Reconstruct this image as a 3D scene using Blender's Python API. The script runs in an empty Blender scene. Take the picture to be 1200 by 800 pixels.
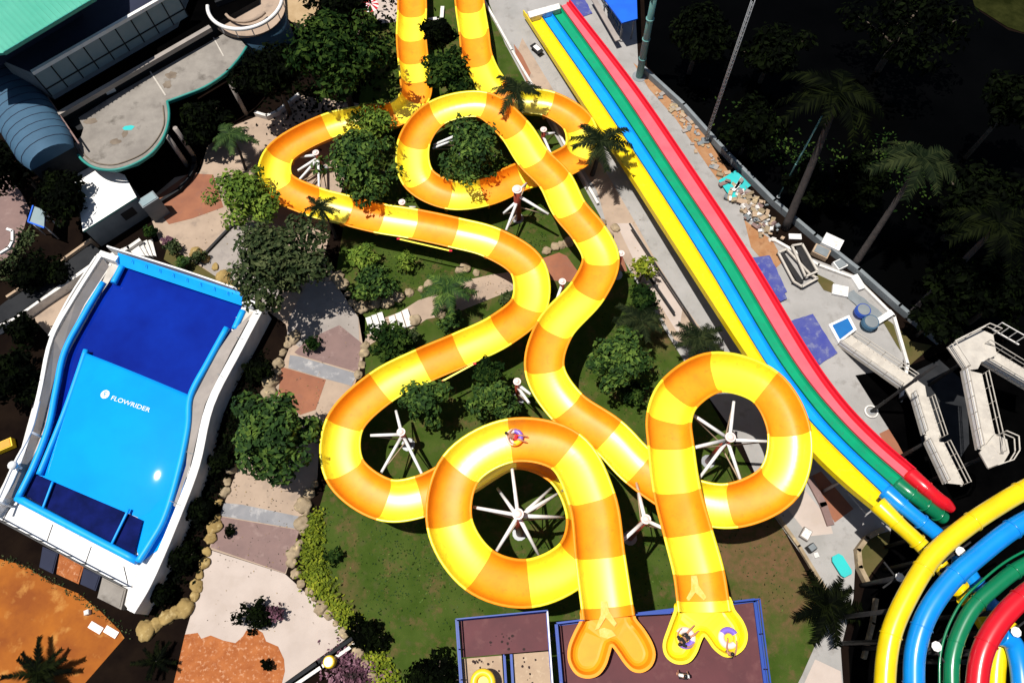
import bpy, bmesh, math, random
from mathutils import Vector, Matrix, noise as mnoise
R = math.radians
rnd = random.Random(11)
SC = bpy.context.scene
COL = SC.collection

# ------------------------------------------------------------------ camera
CAM_H, FPX, TILT, ROLL = 52.0, 850.0, 23.52, -3.1
CAMROT = Matrix.Rotation(R(TILT), 3, 'X') @ Matrix.Rotation(R(ROLL), 3, 'Z')
cd = bpy.data.cameras.new('camera'); cam = bpy.data.objects.new('camera', cd); COL.objects.link(cam)
cam.matrix_world = Matrix.Translation((0, 0, CAM_H)) @ CAMROT.to_4x4()
cd.sensor_fit = 'HORIZONTAL'; cd.sensor_width = 36; cd.lens = FPX / 1200 * 36
cd.clip_start = 0.5; cd.clip_end = 2000
SC.camera = cam

def ray(px, py):
    return (CAMROT @ Vector((px - 600, 400 - py, -FPX))).normalized()
def P(px, py, z=0.0):
    """survey helper: plan position of a measured point that lies at height z"""
    d = ray(px, py); t = (z - CAM_H) / d.z
    return Vector((d.x * t, d.y * t, z))
def PX(lst, z=0.0): return [P(x, y, z) for x, y in lst]
def mpp(px, py, z=0.0):
    d = ray(px, py); t = (z - CAM_H) / d.z
    depth = t * d.dot(CAMROT @ Vector((0, 0, -1)))
    return depth / FPX

# ------------------------------------------------------------------ light
SUN = Vector((-.27, .03, .963)).normalized()
SUN_POWER, SKY, EXPO = 4.8, 0.05, 0.3
w = bpy.data.worlds.new('World'); SC.world = w; w.use_nodes = True
nt = w.node_tree; nt.nodes.clear()
sky = nt.nodes.new('ShaderNodeTexSky'); sky.sky_type = 'NISHITA'; sky.sun_disc = False
sky.sun_elevation = math.asin(SUN.z); sky.sun_rotation = math.atan2(SUN.x, SUN.y)
bg = nt.nodes.new('ShaderNodeBackground'); bg.inputs['Strength'].default_value = SKY
ow = nt.nodes.new('ShaderNodeOutputWorld')
nt.links.new(sky.outputs[0], bg.inputs[0]); nt.links.new(bg.outputs[0], ow.inputs[0])
ld = bpy.data.lights.new('sun', 'SUN'); ld.energy = SUN_POWER; ld.angle = R(0.5); ld.color = (1, 0.96, 0.9)
lo = bpy.data.objects.new('sun', ld); COL.objects.link(lo); lo.location = (0, 0, 80)
lo.rotation_euler = (-SUN).to_track_quat('-Z', 'Y').to_euler()
vs = SC.view_settings; vs.view_transform = 'Standard'; vs.look = 'None'; vs.gamma = 1; vs.exposure = EXPO
vs.use_curve_mapping = False

# ------------------------------------------------------------------ materials
def mat(name, c, c2=None, scale=1.0, rough=0.7, spec=0.3, bump=0.0, bscale=None, metal=0.0, contrast=(0.35, 0.65),
        detail=5, coat=0.0, coatr=0.12, speck=None, c3=None, scale3=6.0):
    m = bpy.data.materials.new(name); m.use_nodes = True
    t = m.node_tree; b = t.nodes['Principled BSDF']
    b.inputs['Roughness'].default_value = rough; b.inputs['Metallic'].default_value = metal
    b.inputs['Specular IOR Level'].default_value = spec; b.inputs['Coat Weight'].default_value = coat
    b.inputs['Coat Roughness'].default_value = coatr
    b.inputs['Base Color'].default_value = (*c, 1)
    geo = t.nodes.new('ShaderNodeNewGeometry')
    def nz(s, d=detail):
        n = t.nodes.new('ShaderNodeTexNoise'); n.inputs['Scale'].default_value = s; n.inputs['Detail'].default_value = d
        n.inputs['Roughness'].default_value = 0.6
        t.links.new(geo.outputs['Position'], n.inputs['Vector']); return n
    out = None
    if c2:
        n = nz(scale); r = t.nodes.new('ShaderNodeValToRGB')
        r.color_ramp.elements[0].position, r.color_ramp.elements[1].position = contrast
        r.color_ramp.elements[0].color = (*c, 1); r.color_ramp.elements[1].color = (*c2, 1)
        t.links.new(n.outputs['Fac'], r.inputs[0]); out = r.outputs[0]
    if c3:
        n = nz(scale3); r = t.nodes.new('ShaderNodeValToRGB')
        r.color_ramp.elements[0].position, r.color_ramp.elements[1].position = 0.55, 0.72
        mx = t.nodes.new('ShaderNodeMix'); mx.data_type = 'RGBA'
        t.links.new(n.outputs['Fac'], r.inputs[0]); t.links.new(r.outputs[0], mx.inputs['Factor'])
        if out: t.links.new(out, mx.inputs['A'])
        else: mx.inputs['A'].default_value = (*c, 1)
        mx.inputs['B'].default_value = (*c3, 1); out = mx.outputs['Result']
    if out: t.links.new(out, b.inputs['Base Color'])
    if bump:
        n = nz(bscale or scale * 6); bp = t.nodes.new('ShaderNodeBump'); bp.inputs['Strength'].default_value = bump
        bp.inputs['Distance'].default_value = 0.05
        t.links.new(n.outputs['Fac'], bp.inputs['Height']); t.links.new(bp.outputs[0], b.inputs['Normal'])
    return m
def leafmat(name, a, b_, c, rough=0.7, spec=0.12):
    """leaf by leaf colour variation plus slow clumps"""
    m = bpy.data.materials.new(name); m.use_nodes = True
    t = m.node_tree; b = t.nodes['Principled BSDF']
    b.inputs['Roughness'].default_value = rough; b.inputs['Specular IOR Level'].default_value = spec
    g = t.nodes.new('ShaderNodeNewGeometry'); n = t.nodes.new('ShaderNodeTexNoise'); n.inputs['Scale'].default_value = 0.7
    t.links.new(g.outputs['Position'], n.inputs['Vector'])
    ad = t.nodes.new('ShaderNodeMath'); ad.operation = 'MULTIPLY_ADD'; ad.inputs[1].default_value = 0.55; 
    t.links.new(g.outputs['Random Per Island'], ad.inputs[0])
    ml = t.nodes.new('ShaderNodeMath'); ml.operation = 'MULTIPLY_ADD'; ml.inputs[1].default_value = 1.2; ml.inputs[2].default_value = -0.35
    t.links.new(n.outputs['Fac'], ml.inputs[0]); t.links.new(ml.outputs[0], ad.inputs[2])
    r = t.nodes.new('ShaderNodeValToRGB'); e = r.color_ramp.elements
    e[0].position = 0.1; e[0].color = (*a, 1); e[1].position = 0.95; e[1].color = (*c, 1)
    k = e.new(0.5); k.color = (*b_, 1)
    t.links.new(ad.outputs[0], r.inputs[0]); t.links.new(r.outputs[0], b.inputs['Base Color'])
    return m

M = {}
M['yellow'] = mat('yellow_fibreglass', (0.93, 0.79, 0.018), (0.89, 0.71, 0.010), 0.8, rough=0.42, spec=1.0, coat=0.55, coatr=.33, bump=0.03, bscale=3, c3=(.80, .56, .012), scale3=2.6)
M['orange'] = mat('orange_fibreglass', (0.87, 0.305, 0.005), (0.80, 0.25, 0.004), 0.8, rough=0.5, spec=0.4, coat=0.0, coatr=.3, bump=0.03, bscale=3, c3=(.74, .235, .006), scale3=2.6)
M['lane_yellow'] = mat('lane_yellow', (0.88, 0.66, 0.004), (0.78, 0.54, 0.006), 0.9, rough=0.4, spec=0.4, contrast=(.3, .7), c3=(.66, .46, .02), scale3=3)
M['lane_blue'] = mat('lane_blue', (0.003, 0.31, 0.86), (0.003, 0.27, 0.80), 0.6, rough=0.4, spec=0.4, c3=(.02, .24, .62), scale3=3)
M['lane_green'] = mat('lane_green', (0.002, 0.30, 0.14), (0.003, 0.25, 0.12), 0.6, rough=0.4, spec=0.4, c3=(.02, .19, .11), scale3=3)
M['lane_red'] = mat('lane_red', (0.86, 0.125, 0.155), (0.82, 0.10, 0.13), 0.6, rough=0.4, spec=0.4, c3=(.66, .12, .13), scale3=3)
M['wall_red'] = mat('wall_red', (0.66, 0.012, 0.03), (0.58, 0.01, 0.025), 0.8, rough=0.4, spec=0.4)
M['wall_orange'] = mat('wall_amber', (0.62, 0.33, 0.003), (0.55, 0.28, 0.003), 0.8, rough=0.4, spec=0.4)
for k, c in dict(yellow=(0.84, 0.60, 0.004), blue=(0.003, 0.24, 0.72), green=(0.003, 0.17, 0.07), red=(0.62, 0.006, 0.015)).items():
    M['tube_' + k] = mat('gloss_tube_' + k, c, tuple(v * .85 for v in c), 0.8, rough=0.3, spec=0.5, coat=0.3)
M['white'] = mat('white_paint', (0.78, 0.77, 0.75), (0.68, 0.66, 0.63), 1.5, rough=0.5)
M['offwhite'] = mat('offwhite_wall', (0.72, 0.69, 0.65), (0.58, 0.55, 0.51), 1.2, rough=0.7, bump=.05, c3=(.42, .4, .37), scale3=3)
M['redsteel'] = mat('red_oxide_steel', (0.36, 0.06, 0.035), (0.28, 0.05, 0.03), 2, rough=0.5)
M['soil'] = mat('dark_soil', (0.005, 0.003, 0.0025), (0.010, 0.006, 0.004), 0.5, rough=0.95, spec=0.02, bump=.3)
M['lawn'] = mat('lawn_turf', (0.030, 0.056, 0.007), (0.052, 0.078, 0.014), 0.5, rough=0.95, spec=.05, bump=.6, bscale=12, c3=(0.058, 0.066, 0.020), scale3=1.3)
def add_worn(m, spots, col, col2):
    """trodden earth showing through the turf round a few places"""
    t = m.node_tree; b = t.nodes['Principled BSDF']; src = b.inputs['Base Color'].links[0].from_socket
    geo = t.nodes.new('ShaderNodeNewGeometry'); n = t.nodes.new('ShaderNodeTexNoise'); n.inputs['Scale'].default_value = .7; n.inputs['Detail'].default_value = 8; n.inputs['Roughness'].default_value = .7
    t.links.new(geo.outputs['Position'], n.inputs['Vector'])
    n2 = t.nodes.new('ShaderNodeTexNoise'); n2.inputs['Scale'].default_value = 2.2; n2.inputs['Detail'].default_value = 6; t.links.new(geo.outputs['Position'], n2.inputs['Vector'])
    r2 = t.nodes.new('ShaderNodeValToRGB'); r2.color_ramp.elements[0].position = .4; r2.color_ramp.elements[1].position = .65; r2.color_ramp.elements[0].color = (*col, 1); r2.color_ramp.elements[1].color = (*col2, 1); t.links.new(n2.outputs['Fac'], r2.inputs[0])
    for c, rad, amt in spots:
        d = t.nodes.new('ShaderNodeVectorMath'); d.operation = 'DISTANCE'; d.inputs[1].default_value = c; t.links.new(geo.outputs['Position'], d.inputs[0])
        m1 = t.nodes.new('ShaderNodeMapRange'); m1.inputs['From Min'].default_value = rad; m1.inputs['From Max'].default_value = rad * .15; t.links.new(d.outputs['Value'], m1.inputs['Value'])
        ad = t.nodes.new('ShaderNodeMath'); ad.operation = 'MULTIPLY_ADD'; ad.inputs[1].default_value = 2.2; t.links.new(n.outputs['Fac'], ad.inputs[0])
        s = t.nodes.new('ShaderNodeMath'); s.operation = 'SUBTRACT'; t.links.new(m1.outputs[0], s.inputs[0]); s.inputs[1].default_value = 1.15; t.links.new(s.outputs[0], ad.inputs[2])
        ml = t.nodes.new('ShaderNodeMath'); ml.operation = 'MULTIPLY'; ml.use_clamp = True; ml.inputs[1].default_value = amt; t.links.new(ad.outputs[0], ml.inputs[0])
        mx = t.nodes.new('ShaderNodeMix'); mx.data_type = 'RGBA'; t.links.new(ml.outputs[0], mx.inputs['Factor']); t.links.new(src, mx.inputs['A']); t.links.new(r2.outputs[0], mx.inputs['B']); src = mx.outputs['Result']
    t.links.new(src, b.inputs['Base Color'])
add_worn(M['lawn'], [(P(905, 650), 6.5, 1.2), (P(862, 625), 4.5, 1.0), (P(402, 702), 2.0, .6), (P(775, 385), 3.2, .8)], (.125, .072, .036), (.080, .066, .024))
M['dirt'] = mat('worn_earth', (0.16, 0.115, 0.05), (0.10, 0.10, 0.035), 0.55, rough=0.95, spec=.1, bump=.3, bscale=10, c3=(.24, .13, .07), scale3=0.9)
M['drygrass'] = mat('dry_grass', (0.060, 0.062, 0.018), (0.105, 0.080, 0.032), 0.6, rough=0.95, spec=.05, bump=.35, bscale=12, c3=(.05, .07, .02), scale3=1.2)
M['tan'] = mat('tan_concrete', (0.38, 0.285, 0.21), (0.31, 0.23, 0.17), 0.5, rough=0.85, bump=.06, c3=(.25, .19, .145), scale3=0.9)
M['terracotta'] = mat('terracotta_paving', (0.29, 0.115, 0.06), (0.22, 0.085, 0.048), 0.5, rough=0.85, bump=.06, c3=(.20, .09, .06), scale3=0.9)
M['greyslab'] = mat('grey_concrete', (0.32, 0.28, 0.25), (0.25, 0.22, 0.195), 0.5, rough=0.85, bump=.06, c3=(.23, .20, .185), scale3=0.9)
M['paleslab'] = mat('pale_slab', (0.46, 0.385, 0.335), (0.40, 0.33, 0.285), 0.4, rough=0.85, bump=.05, c3=(.40, .33, .28), scale3=0.8)
M['mauve'] = mat('mauve_paving', (0.21, 0.135, 0.12), (0.17, 0.11, 0.10), 0.6, rough=0.85, bump=.1, c3=(.26, .18, .16), scale3=1.3)
M['bluegrey'] = mat('bluegrey_strip', (0.24, 0.235, 0.24), (0.19, 0.19, 0.20), 0.9, rough=0.85, bump=.06, c3=(.42, .40, .385), scale3=1.1)
M['orangepave'] = mat('orange_paving', (0.33, 0.098, 0.006), (0.20, 0.048, 0.003), 0.3, rough=0.85, bump=.25, c3=(.42, .19, .04), scale3=0.8)
M['orangestone'] = mat('orange_stone', (0.36, 0.115, 0.03), (0.26, 0.07, 0.015), 1.3, rough=0.85, bump=.2, c3=(.50, .27, .15), scale3=4.5)
M['concrete'] = mat('pale_concrete', (0.33, 0.315, 0.30), (0.265, 0.255, 0.24), 0.35, rough=0.85, bump=.06, c3=(.225, .21, .195), scale3=1.1)
M['ochre'] = mat('ochre_soil', (0.30, 0.135, 0.055), (0.36, 0.20, 0.10), 0.8, rough=0.95, bump=.3, c3=(.22, .10, .045), scale3=2)
M['roofconc'] = mat('weathered_roof', (0.26, 0.235, 0.205), (0.185, 0.165, 0.145), 0.6, rough=0.9, bump=.2, c3=(.115, .10, .085), scale3=0.75)
M['stain'] = mat('roof_stain', (0.13, 0.10, 0.075), (0.2, 0.16, 0.12), 1.5, rough=0.9)
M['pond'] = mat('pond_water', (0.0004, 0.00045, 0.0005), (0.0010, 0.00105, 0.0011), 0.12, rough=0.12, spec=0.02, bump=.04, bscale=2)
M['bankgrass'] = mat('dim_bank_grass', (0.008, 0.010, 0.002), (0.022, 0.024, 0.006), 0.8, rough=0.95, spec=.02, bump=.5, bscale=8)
M['shade_black'] = mat('painted_shade_black', (0.0006, 0.0006, 0.0007), (0.0016, 0.0015, 0.0015), 0.5, rough=0.95, spec=.0)  # near-black: shade under the tubes and on the lower roof painted in
M['tealroof'] = mat('teal_sheet', (0.06, 0.33, 0.235), (0.085, 0.37, 0.27), 0.3, rough=0.5, spec=.3)
M['teal'] = mat('teal_trim', (0.02, 0.20, 0.17), (0.035, 0.25, 0.21), 0.8, rough=0.5)
M['panel'] = mat('grey_panel', (0.24, 0.30, 0.31), (0.18, 0.25, 0.27), 0.5, rough=0.6)
M['bluewall'] = mat('blue_cladding', (0.045, 0.105, 0.17), (0.035, 0.085, 0.14), 0.6, rough=0.75)
M['darkwall'] = mat('dark_wall', (0.016, 0.017, 0.019), (0.024, 0.025, 0.027), 0.8, rough=0.85, spec=.1)
M['greywall'] = mat('grey_wall', (0.20, 0.22, 0.23), (0.15, 0.17, 0.18), 0.8, rough=0.8)
M['navy'] = mat('shade_navy', (0.012, 0.015, 0.035), (0.016, 0.02, 0.045), 0.5, rough=0.8)  # on the flat roof this navy is the eave's shadow painted in
M['sheet_blue'] = mat('ride_sheet_blue', (0.003, 0.29, 0.84), (0.003, 0.25, 0.78), 0.25, rough=0.02, spec=0.25)
M['pad_blue'] = mat('pad_blue', (0.005, 0.34, 0.88), (0.004, 0.30, 0.82), 0.8, rough=0.45)
M['deep_blue'] = mat('deep_blue', (0.003, 0.022, 0.27), (0.002, 0.010, 0.17), 0.2, rough=0.03, spec=.3, contrast=(.3, .7))
M['grate'] = mat('dark_blue_grate', (0.003, 0.006, 0.045), (0.005, 0.010, 0.09), 0.8, rough=0.9, spec=.05)
M['maroon'] = mat('maroon_deck', (0.105, 0.030, 0.034), (0.080, 0.024, 0.028), 0.5, rough=0.7, bump=.05, c3=(.125, .045, .045), scale3=1.3)
M['landing'] = mat('tan_landing', (0.40, 0.29, 0.19), (0.34, 0.24, 0.16), 0.8, rough=0.8, c3=(.46, .35, .24), scale3=3)
M['spot'] = mat('dark_spot', (0.03, 0.016, 0.015), rough=0.9)
M['bluesteel'] = mat('blue_steel', (0.015, 0.05, 0.32), (0.02, 0.06, 0.26), 1.2, rough=0.45)
M['bluemat'] = mat('blue_mat', (0.045, 0.055, 0.25), (0.075, 0.085, 0.25), 0.9, rough=0.85, c3=(.18, .19, .29), scale3=1.8)
M['royal'] = mat('royal_blue', (0.01, 0.12, 0.66), (0.01, 0.10, 0.58), 0.8, rough=0.5)
M['aqua'] = mat('aqua_sheet', (0.02, 0.46, 0.44), (0.03, 0.40, 0.40), 0.8, rough=0.6)
M['boulder'] = mat('tan_boulder', (0.33, 0.255, 0.165), (0.22, 0.165, 0.10), 1.4, rough=0.9, bump=.5, bscale=4, c3=(.52, .40, .22), scale3=2.5)
M['boulder_y'] = mat('yellow_boulder', (0.34, 0.235, 0.085), (0.22, 0.145, 0.05), 1.4, rough=0.9, bump=.6, bscale=5, c3=(.47, .36, .17), scale3=2.5)
M['bark'] = mat('bark', (0.11, 0.085, 0.065), (0.07, 0.055, 0.04), 3, rough=0.9, bump=.4)
M['palmbark'] = mat('palm_bark', (0.055, 0.045, 0.042), (0.033, 0.028, 0.026), 4, rough=0.9, bump=.4)
M['steel'] = mat('grey_steel', (0.30, 0.31, 0.32), (0.24, 0.25, 0.26), 2, rough=0.45, metal=.3)
M['darksteel'] = mat('dark_steel', (0.014, 0.014, 0.016), (0.024, 0.022, 0.021), 2, rough=0.6, spec=.2)
M['tealpole'] = mat('teal_pole', (0.10, 0.25, 0.24), (0.14, 0.30, 0.28), 1.5, rough=0.5)
M['cream'] = mat('cream_stair', (0.50, 0.46, 0.40), (0.39, 0.355, 0.31), 1.2, rough=0.7, c3=(.5, .45, .38), scale3=3)
M['black'] = mat('black_plastic', (0.012, 0.012, 0.013), rough=0.5)
M['basin_orange'] = mat('basin_orange', (0.86, 0.31, 0.006), (0.80, 0.26, 0.005), 0.8, rough=0.5, spec=0.3)
M['basin_yellow'] = mat('basin_yellow', (0.90, 0.70, 0.006), (0.87, 0.64, 0.005), 0.8, rough=0.45, spec=0.5)
M['streak'] = mat('water_film', (0.87, 0.43, 0.07), (0.88, 0.52, 0.16), 5, rough=0.2, spec=.5)
M['purple'] = mat('purple_vinyl', (0.20, 0.12, 0.55), rough=0.35, spec=.5)
M['palevinyl'] = mat('pale_vinyl', (0.75, 0.60, 0.55), rough=0.35, spec=.5)
M['yvinyl'] = mat('yellow_vinyl', (0.85, 0.55, 0.02), rough=0.35, spec=.5)
M['skin'] = mat('skin', (0.45, 0.22, 0.13), (0.40, 0.19, 0.11), 4, rough=0.55)
M['hair'] = mat('black_hair', (0.012, 0.010, 0.009), rough=0.5)
M['cloth_red'] = mat('red_cloth', (0.5, 0.02, 0.03), rough=0.8)
M['cloth_black'] = mat('black_cloth', (0.015, 0.015, 0.018), rough=0.85)
M['cloth_white'] = mat('white_cloth', (0.75, 0.74, 0.72), rough=0.85)
M['sand'] = mat('bare_sand', (0.42, 0.30, 0.17), (0.34, 0.23, 0.12), 0.9, rough=0.9, bump=.2)
M['leaf_dark'] = leafmat('leaf_dark', (0.0025, 0.007, 0.002), (0.008, 0.021, 0.0045), (0.050, 0.085, 0.014), spec=.02)
M['leaf_mid'] = leafmat('leaf_mid', (0.006, 0.018, 0.004), (0.020, 0.050, 0.009), (0.105, 0.165, 0.025))
M['leaf_olive'] = leafmat('leaf_olive', (0.006, 0.013, 0.004), (0.020, 0.034, 0.009), (0.085, 0.100, 0.038))
M['leaf_bright'] = leafmat('leaf_bright', (0.025, 0.055, 0.008), (0.075, 0.13, 0.014), (0.17, 0.23, 0.028))
M['leaf_lime'] = leafmat('leaf_lime', (0.035, 0.055, 0.005), (0.105, 0.14, 0.008), (0.25, 0.27, 0.02))
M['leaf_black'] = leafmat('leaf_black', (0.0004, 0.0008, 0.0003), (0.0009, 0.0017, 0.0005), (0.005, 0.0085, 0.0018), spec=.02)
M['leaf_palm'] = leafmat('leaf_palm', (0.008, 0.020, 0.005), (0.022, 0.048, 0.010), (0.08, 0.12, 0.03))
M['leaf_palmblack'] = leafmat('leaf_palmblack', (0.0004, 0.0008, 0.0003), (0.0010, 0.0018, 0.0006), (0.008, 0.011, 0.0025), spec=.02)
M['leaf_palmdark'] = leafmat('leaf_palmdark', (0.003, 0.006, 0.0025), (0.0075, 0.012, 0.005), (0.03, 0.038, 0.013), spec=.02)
M['leaf_purple'] = leafmat('leaf_purple', (0.02, 0.012, 0.012), (0.10, 0.04, 0.06), (0.32, 0.18, 0.22))

# ------------------------------------------------------------------ mesh helpers
class MB:
    def __init__(s): s.v, s.f, s.m, s.mats, s.smooth = [], [], [], [], []
    def mi(s, m):
        if m is None: return 0
        if m not in s.mats: s.mats.append(m)
        return s.mats.index(m)
    def add(s, vs, fs, m=None, smooth=False):
        o = len(s.v); k = s.mi(m); s.v += [Vector(q) for q in vs]
        for f in fs: s.f.append([i + o for i in f]); s.m.append(k); s.smooth.append(smooth)
    def box(s, c, d, rz=0.0, m=None, rot=None):
        q = rot or Matrix.Rotation(rz, 3, 'Z'); c = Vector(c)
        vs = [c + q @ Vector((x * d[0] / 2, y * d[1] / 2, z * d[2] / 2)) for x in (-1, 1) for y in (-1, 1) for z in (-1, 1)]
        s.add(vs, [(0, 1, 3, 2), (4, 6, 7, 5), (0, 4, 5, 1), (2, 3, 7, 6), (0, 2, 6, 4), (1, 5, 7, 3)], m)
    def bar(s, a, b, w, h=None, m=None):
        a, b = Vector(a), Vector(b); d = b - a; L = d.length
        if L < 1e-4: return
        q = d.to_track_quat('X', 'Z').to_matrix()
        s.box((a + b) / 2, (L, w, h or w), m=m, rot=q)
    def tube(s, pts, r, n=8, m=None, caps=True, smooth=True):
        pts = [Vector(p) for p in pts]; rs = r if isinstance(r, (list, tuple)) else [r] * len(pts)
        vs, fs = [], []; up = Vector((0, 0, 1)); prev = None
        for i, p in enumerate(pts):
            t = (pts[min(i + 1, len(pts) - 1)] - pts[max(i - 1, 0)]).normalized()
            if prev is None: prev = t.orthogonal().normalized()
            a = prev - t * prev.dot(t)
            a = a.normalized() if a.length > 1e-5 else t.orthogonal().normalized()
            prev = a; b = t.cross(a)
            for k in range(n):
                g = 2 * math.pi * k / n; vs.append(p + (a * math.cos(g) + b * math.sin(g)) * rs[i])
        for i in range(len(pts) - 1):
            for k in range(n):
                fs.append((i * n + k, i * n + (k + 1) % n, (i + 1) * n + (k + 1) % n, (i + 1) * n + k))
        s.add(vs, fs, m, smooth)
        if caps:
            o = len(vs); base = len(s.v) - o
            s.f.append([base + k for k in range(n)][::-1]); s.m.append(s.mi(m)); s.smooth.append(False)
            s.f.append([base + o - n + k for k in range(n)]); s.m.append(s.mi(m)); s.smooth.append(False)
    def prism(s, pts, z0, z1, m=None, mside=None):
        n = len(pts); area = sum(pts[i].x * pts[(i + 1) % n].y - pts[(i + 1) % n].x * pts[i].y for i in range(n))
        if area < 0: pts = pts[::-1]
        top = [Vector((p.x, p.y, z1)) for p in pts]; bot = [Vector((p.x, p.y, z0)) for p in pts]
        s.add(top + bot, [list(range(n)), [n + i for i in range(n)][::-1]], m)
        s.add(top + bot, [(i, n + i, n + (i + 1) % n, (i + 1) % n) for i in range(n)], mside or m)
    def sheet(s, pts, z, m=None):
        n = len(pts); area = sum(pts[i].x * pts[(i + 1) % n].y - pts[(i + 1) % n].x * pts[i].y for i in range(n))
        if area < 0: pts = pts[::-1]
        s.add([Vector((p.x, p.y, z)) for p in pts], [list(range(n))], m)
    def blob(s, c, r, m=None, n=10, k=6):
        rx, ry, rz = r if isinstance(r, (tuple, list)) else (r, r, r); c = Vector(c)
        vs = [c + Vector((0, 0, rz))]; fs = []
        for i in range(1, k):
            a = math.pi * i / k
            for j in range(n):
                b = 2 * math.pi * j / n; vs.append(c + Vector((rx * math.sin(a) * math.cos(b), ry * math.sin(a) * math.sin(b), rz * math.cos(a))))
        vs.append(c - Vector((0, 0, rz)))
        for j in range(n): fs.append((0, 1 + j, 1 + (j + 1) % n))
        for i in range(k - 2):
            for j in range(n):
                a, b = 1 + i * n + j, 1 + i * n + (j + 1) % n; fs.append((a, a + n, b + n, b))
        l = len(vs) - 1; o = 1 + (k - 2) * n
        for j in range(n): fs.append((l, o + (j + 1) % n, o + j))
        s.add(vs, fs, m, True)
    def build(s, name, m=None, parent=None, tri=True):
        me = bpy.data.meshes.new(name); off = parent_loc(parent)
        me.from_pydata([v - off for v in s.v], [], s.f)
        ms = s.mats if s.mats else [m]
        if m is not None and s.mats and None in s.mats: ms = s.mats
        for q in ms: me.materials.append(q)
        me.polygons.foreach_set('material_index', s.m); me.polygons.foreach_set('use_smooth', s.smooth)
        if any(len(f) > 4 for f in s.f):
            bm = bmesh.new(); bm.from_mesh(me)
            bmesh.ops.triangulate(bm, faces=[f for f in bm.faces if len(f.verts) > 4]); bm.to_mesh(me); bm.free()
        me.update()
        o = bpy.data.objects.new(name, me); COL.objects.link(o)
        if parent: o.parent = parent
        return o
def parent_loc(p):
    v = Vector((0, 0, 0))
    while p is not None: v += Vector(p.location); p = p.parent
    return v
def tag(o, label=None, cat=None, group=None, kind=None):
    if label: o['label'] = label
    if cat: o['category'] = cat
    if group: o['group'] = group
    if kind: o['kind'] = kind
    return o
def thing(name, label, cat, loc, group=None):
    o = bpy.data.objects.new(name, None); COL.objects.link(o); o.location = loc; o.empty_display_size = .3
    return tag(o, label, cat, group)
def struct(name, pts, z, m):
    b = MB(); b.sheet(pts, z, m); o = b.build(name); o['kind'] = 'structure'; return o

def catmull(pts, steps=8):
    """points through every given point; returns (samples, index of span per sample)"""
    out, idx = [], []; n = len(pts)
    for i in range(n - 1):
        p1, p2 = pts[i], pts[i + 1]
        p0 = pts[i - 1] if i else p1 * 2 - p2
        p3 = pts[i + 2] if i + 2 < n else p2 * 2 - p1
        d1 = max((p1 - p0).length, 1e-3) ** .5; d2 = max((p2 - p1).length, 1e-3) ** .5; d3 = max((p3 - p2).length, 1e-3) ** .5
        m1 = (p2 - p1 + d2 * ((p1 - p0) / d1 - (p2 - p0) / (d1 + d2))) if i else (p2 - p1)
        m2 = (p2 - p1 + d2 * ((p3 - p2) / d3 - (p3 - p1) / (d2 + d3))) if i + 2 < n else (p2 - p1)
        for k in range(steps):
            t = k / steps
            out.append((2 * t**3 - 3 * t**2 + 1) * p1 + (t**3 - 2 * t**2 + t) * m1 + (-2 * t**3 + 3 * t**2) * p2 + (t**3 - t**2) * m2)
            idx.append(i)
    out.append(pts[-1].copy()); idx.append(n - 2)
    return out, idx
# ------------------------------------------------------------------ the two big yellow and orange raft slides
TROUGH_R, TROUGH_H = 1.27, 1.0
def section():
    """closed profile of the open trough: inside, rim flange, outside"""
    pts = []
    N = 16
    for i in range(N + 1):
        a = math.pi * (i / N - 0.5)
        s_ = math.sin(a); pts.append((TROUGH_R * s_, TROUGH_H * (.30 * abs(s_) ** 2 + .70 * abs(s_) ** 7)))
    pts += [(TROUGH_R + .15, TROUGH_H), (TROUGH_R + .15, TROUGH_H - .07), (TROUGH_R + .05, TROUGH_H - .07)]
    for i in range(N, -1, -2):
        a = math.pi * (i / N - 0.5)
        s_ = math.sin(a); pts.append(((TROUGH_R + .05) * s_, TROUGH_H * (.30 * abs(s_) ** 2 + .70 * abs(s_) ** 7) - .09 * math.cos(a)))
    pts += [(-TROUGH_R - .05, TROUGH_H - .07), (-TROUGH_R - .15, TROUGH_H - .07), (-TROUGH_R - .15, TROUGH_H)]
    return pts
SECT = section()
def trough(joints, first, width=None):
    """joints: (px, py, floor height); colours alternate at every joint"""
    pts = []
    for x, y, z in joints:
        q = P(x, y, z + .6); q.z = z; pts.append(q)
    S, I = catmull(pts, 9)
    back = (S[0] - S[3]).normalized(); S = [S[0] + back * .55] + S; I = [1] + I
    b = MB(); n = len(SECT)
    cols = [M['yellow'], M['orange']]
    rows = []
    for i, p in enumerate(S):
        t = S[min(i + 1, len(S) - 1)] - S[max(i - 1, 0)]; t.z = 0; t.normalize()
        side = Vector((-t.y, t.x, 0)) * -1
        k = 1.0 if width is None else width(i / (len(S) - 1))
        rows.append([p + side * x * k + Vector((0, 0, y)) for x, y in SECT])
    for i in range(len(S) - 1):
        m = cols[(I[i] + first) % 2]
        b.add(rows[i] + rows[i + 1], [(j, (j + 1) % n, n + (j + 1) % n, n + j) for j in range(n)], m, True)
    return b, S, pts
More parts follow.
